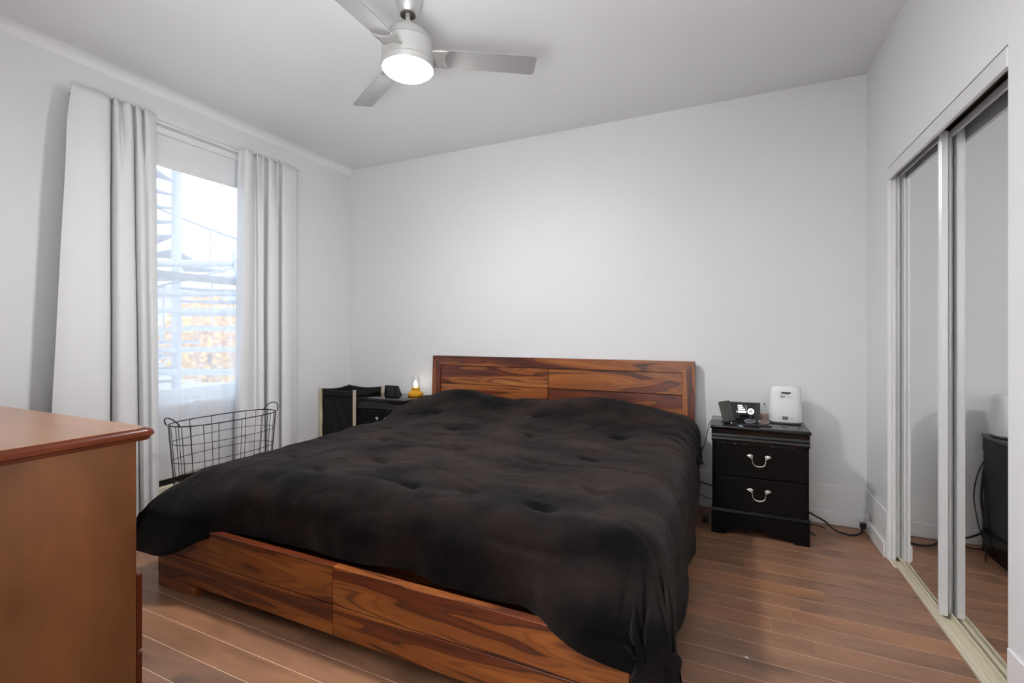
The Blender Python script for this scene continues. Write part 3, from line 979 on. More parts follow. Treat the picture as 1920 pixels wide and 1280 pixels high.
# ------------------------------------------------------------------ nightstands (local coordinates: x centred, y=0 at the front, z up)
def make_nightstand(label, loc):
    t = thing('nightstand', label, 'nightstand', loc, 'black two-drawer nightstands beside the bed')
    W_, D_ = 0.255, 0.36
    ox, oy, oz = loc
    def B():
        return MB()
    def put(b, name, m, parent=t, smooth=False):
        bmesh.ops.translate(b.bm, verts=b.bm.verts, vec=Vector(loc))
        return b.build(name, m, parent, smooth)
    NS = M['nightstand']
    put(B().box(-W_, -W_ + 0.014, 0.004, D_, 0.11, 0.600, 0.001), 'side_panel', NS)
    put(B().box(W_ - 0.014, W_, 0.004, D_, 0.11, 0.600, 0.001), 'side_panel', NS)
    put(B().box(-W_ + 0.014, W_ - 0.014, D_ - 0.01, D_, 0.02, 0.600), 'back_panel', NS)
    put(B().box(-W_ + 0.014, W_ - 0.014, 0.03, D_ - 0.01, 0.13, 0.14), 'bottom_panel', NS)
    # bracket base with a scalloped apron
    zt = 0.136
    half = [(0.0, 0.062), (0.022, 0.060), (0.034, 0.046), (0.046, 0.034), (0.066, 0.032), (0.084, 0.040), (0.100, 0.047), (0.118, 0.040), (0.140, 0.026), (0.165, 0.020), (0.178, 0.006), (0.186, 0.0)]
    prof = [(-W_ - 0.004, 0), (-W_ - 0.004, zt), (W_ + 0.004, zt), (W_ + 0.004, 0)] + [(x, z) for x, z in half[::-1]] + [(-x, z) for x, z in half[1:]]
    b = B()
    # build the apron as vertical strips so that the scallop stays clean
    xs = [-W_ - 0.004] + [-x for x, z in half[::-1]] + [x for x, z in half[1:]] + [W_ + 0.004]
    def low(x):
        ax = abs(x)
        if ax >= half[-1][0]:
            return 0.0
        for (xa, za), (xb_, zb_) in zip(half[:-1], half[1:]):
            if xa <= ax <= xb_:
                return za + (zb_ - za) * (ax - xa) / (xb_ - xa)
    F = [[b.bm.verts.new((x, yy, z)) for yy in (-0.004, 0.014) for z in (low(x), zt)] for x in xs]
    for p, q in zip(F[:-1], F[1:]):
        for i, j in ((0, 1), (1, 3), (3, 2), (2, 0)):
            b.bm.faces.new([p[i], p[j], q[j], q[i]])
    b.bm.faces.new([F[0][0], F[0][1], F[0][3], F[0][2]]); b.bm.faces.new([F[-1][0], F[-1][1], F[-1][3], F[-1][2]])
    put(b, 'apron', NS)
    for sx in (-1, 1):
        x0, x1 = sorted((sx * (W_ + 0.004), sx * (W_ - 0.012)))
        put(B().box(x0, x1, 0.0145, D_, 0.0, zt), 'base_side', NS)
    # sloped moulding above the base
    b = B().prism([(-0.006, zt), (-0.009, zt + 0.003), (-0.002, zt + 0.018), (0.012, zt + 0.018), (0.012, zt)], 0, -W_ - 0.006, W_ + 0.006)
    put(b, 'base_moulding', NS)
    # frieze with a rolled moulding, then top
    pf = [(0.004, 0.560), (-0.004, 0.561)] + [(-0.004 - 0.010 * math.sin(a), 0.577 - 0.015 * math.cos(a)) for a in [PI * i / 8 for i in range(1, 8)]] + [(-0.003, 0.593), (0.001, 0.600), (0.001, 0.616), (-0.003, 0.626), (-0.006, 0.636), (0.02, 0.636), (0.02, 0.560)]
    put(B().prism(pf, 0, -W_ - 0.003, W_ + 0.003), 'frieze_moulding', M['lacquer'], smooth=True)
    for sx in (-1, 1):
        x0, x1 = sorted((sx * (W_ + 0.004), sx * (W_ - 0.012)))
        put(B().box(x0, x1, 0.0205, D_, 0.562, 0.636, 0.003), 'frieze_side', NS)
    put(B().box(-W_ - 0.011, W_ + 0.011, -0.012, D_ + 0.002, 0.637, 0.658, 0.006, 3), 'top', M['lacquer'], smooth=True)
    for z0, z1 in ((0.3575, 0.5575), (0.1555, 0.3535)):
        dr = put(B().box(-W_ + 0.0145, W_ - 0.0145, -0.001, 0.016, z0, z1, 0.002), 'drawer', NS)
        put(B().box(-W_ + 0.02, W_ - 0.02, -0.0022, -0.0008, z1 - 0.0035, z1 - 0.0012), 'worn_edge', M['worn'], dr)
        # bail pull: two fan rosettes and a drop handle
        hz_ = z0 + 0.128
        for sx in (-1, 1):
            b = MB()
            cx = sx * 0.047
            for kk in range(5):
                a = PI * (0.10 + 0.20 * kk)
                p0 = Vector((cx, -0.004, hz_)); p1 = p0 + Vector((math.cos(a) * 0.017, 0.0, math.sin(a) * 0.013))
                b.tube([p0, p0.lerp(p1, 0.5) + Vector((0, -0.002, 0)), p1], 0.003, 8, radii=[0.003, 0.0046, 0.0028])
            b.sphere((cx, -0.006, hz_ - 0.004), (0.007, 0.006, 0.005), 10, 8)
            b.sphere((cx - sx * 0.009, -0.008, hz_ - 0.008), (0.006, 0.006, 0.004), 10, 8)
            r_ = put(b, 'rosette', M['pewter'], dr, True)
            r_['kind'] = 'thing'
        b = MB()
        hp = [(-0.037, -0.010, hz_ - 0.009), (-0.035, -0.013, hz_ - 0.022), (-0.033, -0.016, hz_ - 0.034), (-0.026, -0.019, hz_ - 0.046), (-0.014, -0.021, hz_ - 0.051), (0, -0.0215, hz_ - 0.053)]
        hp += [(-x, yy, z) for x, yy, z in hp[-2::-1]]
        rr = [0.0016, 0.0017, 0.0018, 0.0026, 0.0038, 0.0044, 0.0038, 0.0026, 0.0018, 0.0017, 0.0016]
        b.tube(hp, 0.002, 8, radii=rr)
        h_ = put(b, 'handle', M['pewter'], dr, True)
        h_['label'] = 'pewter drop handle'
    return t
NR = (0.171, 3.146, 0)
NLp = (-2.700, 3.208, 0)
nsr = make_nightstand('black two-drawer nightstand on the closet side, holding the white appliance', NR)
nsl = copy_tree(nsr)
nsl.location = NLp
nsl['label'] = 'black nightstand between hamper and headboard, holding the yellow lamp'
NZ = 0.658

# ------------------------------------------------------------------ dresser
DZT, DFY, DXR = 0.951, 0.818, -1.500
ds = thing('dresser', 'orange-brown maple dresser with rounded top edge, foreground at left', 'dresser', (-2.2, 0.55, 0))
DXL, DBY = -2.92, 0.275
# top with a rounded ogee edge
def rounded_slab(b, x0, x1, y0, y1, prof):
    """prof: list of (inset, z); corner radius kept by inset"""
    rings = []
    rc = 0.035
    for ins, z in prof:
        r = max(rc - ins, 0.004)
        pts_ = []
        for (cx, cy, a0) in ((x1 - ins - r, y1 - ins - r, 0), (x0 + ins + r, y1 - ins - r, PI / 2), (x0 + ins + r, y0 + ins + r, PI), (x1 - ins - r, y0 + ins + r, 1.5 * PI)):
            for i in range(7):
                a = a0 + PI / 2 * i / 6
                pts_.append(b.bm.verts.new((cx + r * math.cos(a), cy + r * math.sin(a), z)))
        rings.append(pts_)
    for p, q in zip(rings[:-1], rings[1:]):
        n = len(p)
        for i in range(n):
            b.bm.faces.new([p[i], p[(i + 1) % n], q[(i + 1) % n], q[i]])
    b.bm.faces.new(rings[0]); b.bm.faces.new(rings[-1])
b = MB()
rounded_slab(b, DXL - 0.04, DXR, DBY, DFY, [(0.014, DZT - 0.036), (0.009, DZT - 0.030), (0.010, DZT - 0.027), (0.0, DZT - 0.022), (0.0005, DZT - 0.017), (0.003, DZT - 0.011), (0.009, DZT - 0.005), (0.018, DZT - 0.0015), (0.022, DZT - 0.001)])
b.build('top_edge', M['maple_edge'], ds, True, 50)
b = MB()
rounded_slab(b, DXL - 0.022, DXR - 0.020, DBY + 0.02, DFY - 0.020, [(0.0, DZT - 0.0012), (0.001, DZT)])
b.build('top', M['maple_top_lit'], ds)
BX1, BFY = -1.566, 0.792
MB().box(BX1 - 0.02, BX1, DBY + 0.01, BFY, 0, DZT - 0.0365, 0.002).build('side_panel', M['maple'], ds)
MB().box(DXL, DXL + 0.02, DBY + 0.01, BFY, 0, DZT - 0.0365, 0.002).build('side_panel', M['maple'], ds)
MB().box(DXL + 0.02, BX1 - 0.02, DBY + 0.01, DBY + 0.016, 0.05, DZT - 0.0365).build('back_panel', M['maple'], ds)
MB().box(DXL + 0.02, BX1 - 0.02, BFY - 0.02, BFY - 0.001, 0.0, 0.055).build('plinth', M['maple_edge'], ds)
rowsz = [(0.062, 0.285, 0.016), (0.292, 0.515, 0.016), (0.522, 0.715, 0.0), (0.722, 0.905, 0.0)]
for z0, z1, pr in rowsz:
    for xa, xb_ in ((DXL + 0.024 if pr == 0 else DXL + 0.004, (DXL + BX1) / 2 - 0.004), ((DXL + BX1) / 2 + 0.004, BX1 - 0.024 if pr == 0 else BX1 + 0.000)):
        f0, f1 = (BFY - 0.020, BFY - 0.001) if pr == 0 else (BFY + 0.0005, BFY + pr)
        dr = MB().box(xa, xb_, f0, f1, z0, z1, 0.004, 2).build('drawer', M['maple_edge'], ds)
        xc = (xa + xb_) / 2
        for q in (-0.15, 0.15):
            b = MB()
            b.tube([(xc + q, f1, (z0 + z1) / 2), (xc + q, f1 + 0.016, (z0 + z1) / 2)], 0.006, 10)
            b.sphere((xc + q, f1 + 0.022, (z0 + z1) / 2), (0.015, 0.009, 0.015), 14, 10)
            b.build('knob', M['pewter'], dr, True)

# ------------------------------------------------------------------ ceiling fan
FX, FY = -1.378, 1.825
fan = thing('ceiling_fan', 'three-blade silver ceiling fan with a glowing round light', 'ceiling fan', (FX, FY, 2.50))
b = MB().lathe([(0.068, H - 0.001), (0.069, H - 0.012), (0.064, H - 0.04), (0.050, H - 0.085), (0.040, H - 0.104), (0.036, H - 0.106), (0.030, H - 0.100)], FX, FY, 40, False)
b.build('canopy', M['nickel'], fan, True)
b = MB().lathe([(0.0, H - 0.09), (0.036, H - 0.1), (0.037, H - 0.110), (0.030, H - 0.113), (0.028, H - 0.104), (0.0, H - 0.102)], FX, FY, 32, False)
b.build('hanger_ring', M['fan_dark'], fan, True)
b = MB().lathe([(0.011, H - 0.1), (0.011, 2.70), (0.019, 2.698), (0.022, 2.690), (0.022, 2.672), (0.030, 2.664)], FX, FY, 24)
b.build('downrod', M['fan_paint'], fan, True)
b = MB().lathe([(0.024, 2.672), (0.055, 2.664), (0.085, 2.645), (0.107, 2.618), (0.117, 2.592), (0.118, 2.590)], FX, FY, 48, True)
b.build('motor_cap', M['fan_paint'], fan, True)
b = MB().lathe([(0.113, 2.5885), (0.121, 2.5865), (0.1225, 2.575), (0.1225, 2.500), (0.119, 2.498)], FX, FY, 48, True)
b.build('motor_housing', M['fan_paint'], fan, True)
b = MB().lathe([(0.113, 2.590), (0.114, 2.586)], FX, FY, 48, True)
b.build('housing_groove', M['fan_dark'], fan, True)
b = MB().lathe([(0.119, 2.499), (0.1245, 2.496), (0.1245, 2.478), (0.120, 2.470), (0.112, 2.469), (0.112, 2.480)], FX, FY, 48, False)
b.build('light_ring', M['fan_paint'], fan, True)
prof = [(0.1115, 2.479), (0.1115, 2.468), (0.108, 2.461), (0.097, 2.453), (0.075, 2.446), (0.04, 2.442), (0.0, 2.441)]
b = MB().lathe(prof, FX, FY, 48, False)
b.build('light_diffuser', M['lamp_glow'], fan, True)
BLZ = 2.535
for k_ in range(3):
    ang = math.radians(32 + 120 * k_)
    ca, sa = math.cos(ang), math.sin(ang)
    pitch = math.radians(-12)
    def tf(p):
        r_, t_, h_ = p
        tt, hh = t_ * math.cos(pitch) - h_ * math.sin(pitch), t_ * math.sin(pitch) + h_ * math.cos(pitch)
        return Vector((FX + r_ * ca - tt * sa, FY + r_ * sa + tt * ca, BLZ + hh))
    out = [(0.150, -0.052), (0.30, -0.056), (0.598, -0.058), (0.608, -0.054), (0.612, -0.046), (0.612, 0.046), (0.608, 0.054), (0.598, 0.058), (0.30, 0.056), (0.150, 0.052)]
    b = MB()
    A_ = [b.bm.verts.new(tf((r_, t_, 0.003))) for r_, t_ in out]
    B_ = [b.bm.verts.new(tf((r_, t_, -0.003))) for r_, t_ in out]
    b.bm.faces.new(A_); b.bm.faces.new(B_[::-1])
    n = len(out)
    for i in range(n):
        b.bm.faces.new([A_[i], B_[i], B_[(i + 1) % n], A_[(i + 1) % n]])
    b.build('blade', M['blade'], fan)
    # curved bracket that carries the blade
    b = MB()
    def bf(u, v):
        r_ = 0.112 + u * (0.062 - 0.022 * (2 * v - 1) ** 2 * -1)
        return tf((r_, (v * 2 - 1) * (0.050 + 0.004 * u), -0.0045))
    b.grid(bf, 5, 10)
    o = b.build('blade_bracket', M['fan_paint'], fan, True)
    so = o.modifiers.new('thick', 'SOLIDIFY'); so.thickness = 0.006; so.offset = 0

# ------------------------------------------------------------------ wire basket
bk = thing('wire_basket', 'tall oval dark wire basket with loop handles before the window', 'basket', (-2.97, 2.01, 0))
BCX, BCY, BTZ = -2.955, 2.005, 0.675
def oval(z, n=56):
    k_ = z / BTZ
    hx, hy = 0.118 + 0.032 * k_, 0.275 + 0.055 * k_
    e = 2.6
    pts_ = []
    for i in range(n):
        a = 2 * PI * i / n
        c_, s_ = math.cos(a), math.sin(a)
        pts_.append(Vector((BCX + hx * math.copysign(abs(c_) ** (2 / e), c_), BCY + hy * math.copysign(abs(s_) ** (2 / e), s_), z)))
    return pts_
MB().tube(oval(BTZ), 0.0034, 8, True).build('rim', M['wire'], bk, True)
for z in (0.565, 0.455, 0.345, 0.235, 0.125):
    MB().tube(oval(z), 0.0021, 6, True).build('hoop', M['wire'], bk, True)
MB().tube(oval(0.012), 0.003, 6, True).build('bottom_ring', M['wire'], bk, True)
top_, bot_ = oval(BTZ, 720), oval(0.012, 720)
ups = [0, 40, 75, 110, 140, 165, 195, 220, 250, 285, 320, 360, 400, 435, 470, 500, 525, 555, 580, 610, 645, 680]
for i in ups:
    MB().tube([top_[i], bot_[i]], 0.0021, 6).build('upright', M['wire'], bk, True)
b = MB()
for xx in (-0.08, -0.04, 0, 0.04, 0.08):
    b.tube([(BCX + xx, BCY - 0.262, 0.012), (BCX + xx, BCY + 0.262, 0.012)], 0.0021, 6)
for yy in (-0.2, -0.1, 0, 0.1, 0.2):
    b.tube([(BCX - 0.114, BCY + yy, 0.0155), (BCX + 0.114, BCY + yy, 0.0155)], 0.0021, 6)
b.build('bottom_grid', M['wire'], bk, True)
for sy in (-1, 1):
    pts_ = []
    for i in range(15):
        a = PI * i / 14
        pts_.append((BCX + 0.068 * math.cos(a), BCY + sy * (0.322 + 0.030 * math.sin(a)), BTZ + 0.052 * math.sin(a)))
    MB().tube(pts_, 0.0034, 8).build('handle', M['wire'], bk, True)

# ------------------------------------------------------------------ laundry hamper
hm = thing('laundry_hamper', 'black fabric laundry hamper on pale wooden legs in the corner', 'hamper', (-3.18, 3.38, 0))
HX0, HX1, HY0_, HY1_, HZ = -3.385, -2.985, 3.195, 3.545, 0.715
def bag(u, v):
    """closed loop u round the bag, v top to bottom"""
    a = u * 4
    i = int(a) % 4
    f = a - int(a)
    cs = [(HX0, HY0_), (HX1, HY0_), (HX1, HY1_), (HX0, HY1_)]
    p, q = cs[i], cs[(i + 1) % 4]
    sag = 0.014 * math.sin(PI * f) * (1 - v)
    inn = 0.02 * math.sin(PI * f) * (0.4 + v) + 0.012
    x, y_ = p[0] + (q[0] - p[0]) * f, p[1] + (q[1] - p[1]) * f
    mx, my = (HX0 + HX1) / 2, (HY0_ + HY1_) / 2
    d_ = Vector((mx - x, my - y_)); d_.normalize()
    wr = 0.008 * noise.noise((x * 14 + v * 6, y_ * 14, v * 5)) + 0.006 * math.sin((f * 3 - v * 2) * 6)
    return (x + d_.x * (inn + wr * min(1, v * 4)), y_ + d_.y * (inn + wr * min(1, v * 4)), HZ - sag - v * 0.62)
o = MB().grid(bag, 64, 24).build('fabric_bag', M['hamper'], hm, True, 180)
so = o.modifiers.new('cloth', 'SOLIDIFY'); so.thickness = 0.003
MB().box(HX0 + 0.03, HX1 - 0.03, HY0_ + 0.03, HY1_ - 0.03, 0.088, 0.098).build('bag_bottom', M['hamper'], hm)
def cuff(u, v):
    p = Vector(bag(u, 0))
    m_ = Vector(((HX0 + HX1) / 2, (HY0_ + HY1_) / 2, p.z))
    d_ = (p - m_).normalized()
    wav = 0.010 * math.sin(u * 40) + 0.008 * noise.noise((u * 20, 3, v))
    return p + d_ * (0.006 + 0.004 * math.sin(v * PI)) + Vector((0, 0, 0.006 * math.sin(PI * v) - v * (0.055 + wav)))
o = MB().grid(cuff, 64, 5).build('bag_cuff', M['hamper'], hm, True, 180)
so = o.modifiers.new('cloth', 'SOLIDIFY'); so.thickness = 0.003
for (x, y_) in ((HX0, HY0_), (HX1, HY0_), (HX1, HY1_), (HX0, HY1_)):
    sx = -1 if x == HX0 else 1
    sy = -1 if y_ == HY0_ else 1
    b = MB().box(x - 0.011 , x + 0.011, y_ - 0.010 + sy * 0.006, y_ + 0.010 + sy * 0.006, 0.0, HZ - 0.004, 0.002)
    b.build('leg', M['pale_wood'], hm)
    MB().box(x - 0.012, x + 0.012, y_ - 0.011 + sy * 0.006, y_ + 0.011 + sy * 0.006, HZ - 0.0035, HZ + 0.004, 0.001).build('leg_cap', M['nickel'], hm)

# ------------------------------------------------------------------ left nightstand: clock and lamp
ck = thing('alarm_clock', 'small black wedge-shaped clock on the nightstand left of the bed', 'clock', (-2.735, 3.44, NZ))
cb = MB().prism([(3.405, NZ + .0), (3.412, NZ + .088), (3.425, NZ + .090), (3.475, NZ + 0.0)], 0, -2.835, -2.69)
cb.build('clock_body', M['black_plastic'], ck)
MB().prism([(3.4035, NZ + .008), (3.4095, NZ + .082), (3.4106, NZ + .082), (3.4048, NZ + .008)], 0, -2.828, -2.697).build('clock_face', M['gloss_black'], ck)
lp = thing('table_lamp', 'yellow lantern lamp with glass dome and glowing bulb by the headboard', 'lamp', (-2.535, 3.47, NZ))
lx, ly = -2.535, 3.47
b = MB().lathe([(0.0, NZ), (0.056, NZ), (0.066, NZ + .004), (0.068, NZ + .010), (0.068, NZ + .028), (0.064, NZ + .034), (0.046, NZ + .045), (0.037, NZ + .052), (0.037, NZ + .074), (0.034, NZ + .078), (0.0, NZ + .078)], lx, ly, 40, False)
b.build('lamp_base', M['yellow'], lp, True, 30)
b = MB().lathe([(0.036, NZ + .078), (0.040, NZ + .10), (0.041, NZ + .150), (0.037, NZ + .172), (0.026, NZ + .190), (0.0, NZ + .197)], lx, ly, 32, False)
b.build('glass_dome', M['dome'], lp, True)
b = MB().lathe([(0.010, NZ + .078), (0.017, NZ + .094), (0.018, NZ + .104), (0.012, NZ + .124), (0.004, NZ + .140), (0.0, NZ + .144)], lx, ly, 20, False)
b.build('flame_bulb', M['flame'], lp, True)
b = MB(); b.sphere((lx + 0.004, ly - 0.038, NZ + .064), (0.006, 0.005, 0.006), 12, 8); b.build('dimmer_knob', M['black_plastic'], lp, True)
b = MB().tube([(lx + 0.066, ly + 0.005, NZ + .004), (lx + 0.078, ly + 0.03, NZ + .004), (lx + 0.081, ly + 0.058, NZ + .004)], 0.0025, 6)
b.build('lamp_cord', M['cable'], lp, True)

# ------------------------------------------------------------------ right nightstand: charger, clock radio, phone, sunglasses, bottle, warmer
ch = thing('wireless_charger', 'dark grey leaning phone charging stand at nightstand left corner', 'charger', (0.01, 3.25, NZ))
b = MB(); RR = Matrix.Rotation(math.radians(18), 4, 'Z')
b.box(-0.036, 0.036, -0.022, 0.05, 0, 0.010, 0.003)
bmesh.ops.transform(b.bm, matrix=Matrix.Translation((0.016, 3.245, NZ)) @ RR, verts=b.bm.verts); b.build('charger_base', M['gloss_black'], ch)
b = MB(); b.box(-0.035, 0.035, -0.004, 0.004, 0.0, 0.128, 0.003, 2)
bmesh.ops.transform(b.bm, matrix=Matrix.Translation((0.010, 3.243, NZ + 0.011)) @ RR @ Matrix.Rotation(math.radians(-17), 4, 'X') @ Matrix.Rotation(math.radians(-9), 4, 'Y'), verts=b.bm.verts); b.build('charger_back', M['charger'], ch)
b = MB(); b.box(-0.003, 0.003, -0.0235, -0.0222, 0.003, 0.007)
bmesh.ops.transform(b.bm, matrix=Matrix.Translation((0.016, 3.245, NZ)) @ RR, verts=b.bm.verts); b.build('indicator_light', M['lcd_glow'], ch)

cr = thing('clock_radio', 'wide glossy black clock radio with white lit screen and round dial', 'clock radio', (0.11, 3.40, NZ))
def rot_put(b, name, m, parent, T_, smooth=False):
    bmesh.ops.transform(b.bm, matrix=T_, verts=b.bm.verts)
    return b.build(name, m, parent, smooth)
TC = Matrix.Translation((0.092, 3.352, NZ)) @ Matrix.Rotation(math.radians(6), 4, 'Z')
cw2, chh = 0.100, 0.118
body = MB().prism([(0.0, 0.0), (0.004, chh), (0.012, chh + 0.002), (0.085, 0.02), (0.085, 0.0)], 0, -cw2, cw2)
rot_put(body, 'radio_body', M['black_plastic'], cr, TC)
FT = TC @ Matrix.Rotation(math.radians(-1.94), 4, 'X')
rot_put(MB().box(-cw2 + 0.001, cw2 - 0.036, -0.0025, -0.0004, 0.006, chh - 0.002, 0.0008), 'front_glass', M['gloss_black'], cr, FT)
rot_put(MB().box(cw2 - 0.034, cw2 - 0.001, -0.002, -0.0004, 0.006, chh - 0.002, 0.0008), 'speaker_grille', M['charger'], cr, FT)
scn = MB()
for z0, z1, x0, x1 in ((0.093, 0.103, -0.030, -0.004), (0.084, 0.089, -0.030, 0.002), (0.069, 0.080, -0.028, 0.012), (0.055, 0.0645, -0.030, 0.017), (0.091, 0.093, -0.004, 0.001), (0.095, 0.0985, 0.013, 0.017), (0.053, 0.0545, -0.031, 0.019), (0.053, 0.093, 0.0185, 0.0198), (0.055, 0.066, -0.038, -0.035)):
    scn.box(x0, x1, -0.0032, -0.0026, z0, z1)
rot_put(scn, 'lit_screen', M['lcd_glow'], cr, FT)
dl = MB()
for (ra, rb_) in ((0.0195, 0.010),):
    n = 28
    ri = [[dl.bm.verts.new((0.045 + r_ * math.cos(2 * PI * i / n), -0.0030, 0.0645 + r_ * math.sin(2 * PI * i / n))) for i in range(n)] for r_ in (ra, rb_)]
    for i in range(n):
        dl.bm.faces.new([ri[0][i], ri[0][(i + 1) % n], ri[1][(i + 1) % n], ri[1][i]])
rot_put(dl, 'lit_dial_ring', M['lcd_glow'], cr, FT)
dk = MB()
v0 = [dk.bm.verts.new((0.045 + 0.0098 * math.cos(2 * PI * i / 24), -0.0034, 0.0645 + 0.0098 * math.sin(2 * PI * i / 24))) for i in range(24)]
dk.bm.faces.new(v0)
rot_put(dk, 'dial_centre', M['white_plastic'], cr, FT)
logo = MB().tube([(-0.082, -0.003, 0.062), (-0.072, -0.003, 0.062)], 0.0007, 4).tube([(-0.080, -0.003, 0.076), (-0.074, -0.003, 0.068), (-0.066, -0.003, 0.075)], 0.0006, 4)
rot_put(logo, 'brand_mark', M['print_light'], cr, FT)

ph = thing('smartphone', 'black smartphone lying flat under the glasses on the nightstand', 'phone', (0.165, 3.24, NZ))
TP = Matrix.Translation((0.162, 3.225, NZ)) @ Matrix.Rotation(math.radians(5), 4, 'Z')
rot_put(MB().box(-0.078, 0.078, -0.038, 0.038, 0.0, 0.008, 0.003, 2), 'phone_body', M['black_plastic'], ph, TP)
rot_put(MB().box(-0.075, 0.075, -0.035, 0.035, 0.0081, 0.0088), 'phone_screen', M['gloss_black'], ph, TP)
sg = thing('eyeglasses', 'dark tinted eyeglasses resting on the black phone', 'glasses', (0.165, 3.25, NZ + 0.009))
TG = Matrix.Translation((0.165, 3.243, NZ + 0.010)) @ Matrix.Rotation(math.radians(5), 4, 'Z')
lens = M['lens'] = mat('tinted_lens', (0.07, 0.06, 0.09), 0.05)
lens2 = M['lens_pink'] = mat('tinted_lens_rose', (0.16, 0.10, 0.10), 0.08)
for cx, lm in ((-0.038, lens), (0.038, lens2)):
    pts_ = [(cx + 0.029 * math.copysign(abs(math.cos(a)) ** 0.8, math.cos(a)), 0.0 + 0.003 * math.sin(a), 0.012 + 0.0105 * math.sin(a)) for a in [2 * PI * i / 28 for i in range(28)]]
    rot_put(MB().tube(pts_, 0.0013, 6, True), 'rim', M['pewter'], sg, TG, True)
    b = MB(); b.bm.faces.new([b.bm.verts.new(p) for p in pts_])
    rot_put(b, 'lens', lm, sg, TG)
rot_put(MB().tube([(-0.010, 0, 0.016), (0, -0.001, 0.019), (0.010, 0, 0.016)], 0.0013, 6), 'bridge', M['black_plastic'], sg, TG, True)
for sx in (-1, 1):
    rot_put(MB().tube([(sx * 0.067, 0.0, 0.016), (sx * 0.069, 0.04, 0.010), (sx * 0.064, 0.095, 0.003)], 0.0016, 6), 'temple', M['black_plastic'], sg, TG, True)

bo = thing('lotion_bottle', 'small clear bottle of pinkish lotion with a dark nozzle tip', 'bottle', (0.218, 3.425, NZ))
bx, by = 0.219, 3.432
rot_put(MB().box(-0.022, 0.022, -0.016, 0.016, 0.002, 0.048, 0.006, 2), 'lotion', M['pink'], bo, Matrix.Translation((bx, by, NZ)), True)
rot_put(MB().box(-0.024, 0.024, -0.018, 0.018, 0.0, 0.064, 0.007, 2), 'bottle_body', M['dome'], bo, Matrix.Translation((bx, by, NZ)), True)
b = MB().lathe([(0.016, 0.063), (0.017, 0.066), (0.017, 0.092), (0.013, 0.098), (0.005, 0.100), (0.004, 0.104)], 0, 0, 20)
rot_put(b, 'clear_cap', M['dome'], bo, Matrix.Translation((bx, by, NZ)), True)
b = MB().lathe([(0.0, 0.103), (0.005, 0.103), (0.005, 0.110), (0.0, 0.111)], 0, 0, 12, False)
rot_put(b, 'nozzle', M['black_plastic'], bo, Matrix.Translation((bx, by, NZ)), True)

wm = thing('bottle_warmer', 'white tapered bottle warmer with grey display on right nightstand', 'bottle warmer', (0.332, 3.42, NZ))
wx, wy = 0.332, 3.420
def warmer_ring(z, sx, sy, n=48, e=3.4):
    r_ = []
    for i in range(n):
        a = 2 * PI * i / n
        c_, s_ = math.cos(a), math.sin(a)
        r_.append((wx + sx * math.copysign(abs(c_) ** (2 / e), c_), wy + sy * math.copysign(abs(s_) ** (2 / e), s_), z))
    return r_
def loft(b, rings, cap=True):
    V = [[b.bm.verts.new(p) for p in r_] for r_ in rings]
    for p, q in zip(V[:-1], V[1:]):
        n = len(p)
        for i in range(n):
            b.bm.faces.new([p[i], p[(i + 1) % n], q[(i + 1) % n], q[i]])
    if cap:
        b.bm.faces.new(V[0]); b.bm.faces.new(V[-1])
WH = 0.222
b = MB()
loft(b, [warmer_ring(NZ + z, sx, sy) for z, sx, sy in ((0.012, 0.091, 0.073), (0.016, 0.093, 0.075), (0.10, 0.089, 0.071), (0.20, 0.0835, 0.066), (WH - 0.006, 0.0815, 0.064), (WH, 0.077, 0.060))])
b.build('warmer_body', M['white_plastic'], wm, True, 50)
b = MB()
loft(b, [warmer_ring(NZ + z, sx, sy) for z, sx, sy in ((0.0, 0.085, 0.067), (0.003, 0.089, 0.071), (0.0115, 0.090, 0.072))])
b.build('warmer_foot', M['grey_plastic'], wm, True, 50)
b = MB()
loft(b, [warmer_ring(NZ + z, sx, sy) for z, sx, sy in ((WH + 0.0005, 0.070, 0.053), (WH + 0.006, 0.066, 0.050))])
b.build('warmer_lid', M['white_plastic'], wm, True, 50)
# the front face leans back a little; place the print along it
def wface(z):
    return wy - (0.075 - (z - 0.016) * (0.075 - 0.064) / (WH - 0.022)) - 0.0006
lean = math.atan2(0.011, WH - 0.022)
def wplate(name, pts_, m, d_=0.0):
    b = MB()
    b.bm.faces.new([b.bm.verts.new((wx + x, wface(z) - 0.0006 - d_, NZ + z)) for x, z in pts_])
    bmesh.ops.solidify(b.bm, geom=b.bm.faces[:], thickness=0.0012)
    return b.build(name, m, wm)
wplate('grip_recess', [(-0.028, 0.198), (0.026, 0.198), (0.025, 0.190), (0.018, 0.184), (-0.020, 0.184), (-0.026, 0.190)], M['grey_plastic'])
wplate('display', [(-0.022, 0.027), (0.011, 0.027), (0.011, 0.048), (-0.022, 0.048)], M['lcd'])
for i, (x, z) in enumerate(((-0.037, 0.041), (-0.037, 0.029), (0.024, 0.029), (0.036, 0.029), (0.028, 0.040), (0.039, 0.040))):
    wplate('button_icon', [(x - 0.0028, z - 0.0024), (x + 0.0028, z - 0.0024), (x + 0.0028, z + 0.0024), (x - 0.0028, z + 0.0024)], M['print_light'])
def text(name, body, size, loc, rot, m, parent, bold=0.0):
    cu = bpy.data.curves.new(name, 'FONT')
    cu.body = body
    cu.size = size
    cu.extrude = 0.0003
    cu.offset = bold
    tmp = bpy.data.objects.new('text_outline', cu)
    COL.objects.link(tmp)
    bpy.context.view_layer.update()
    me = bpy.data.meshes.new_from_object(tmp)
    bpy.data.objects.remove(tmp)
    bpy.data.curves.remove(cu)
    me.materials.clear()
    me.materials.append(m)
    o = bpy.data.objects.new(name, me)
    COL.objects.link(o)
    o.parent = parent
    o.location = Vector(loc) - parent.location
    o.rotation_euler = rot
    return o
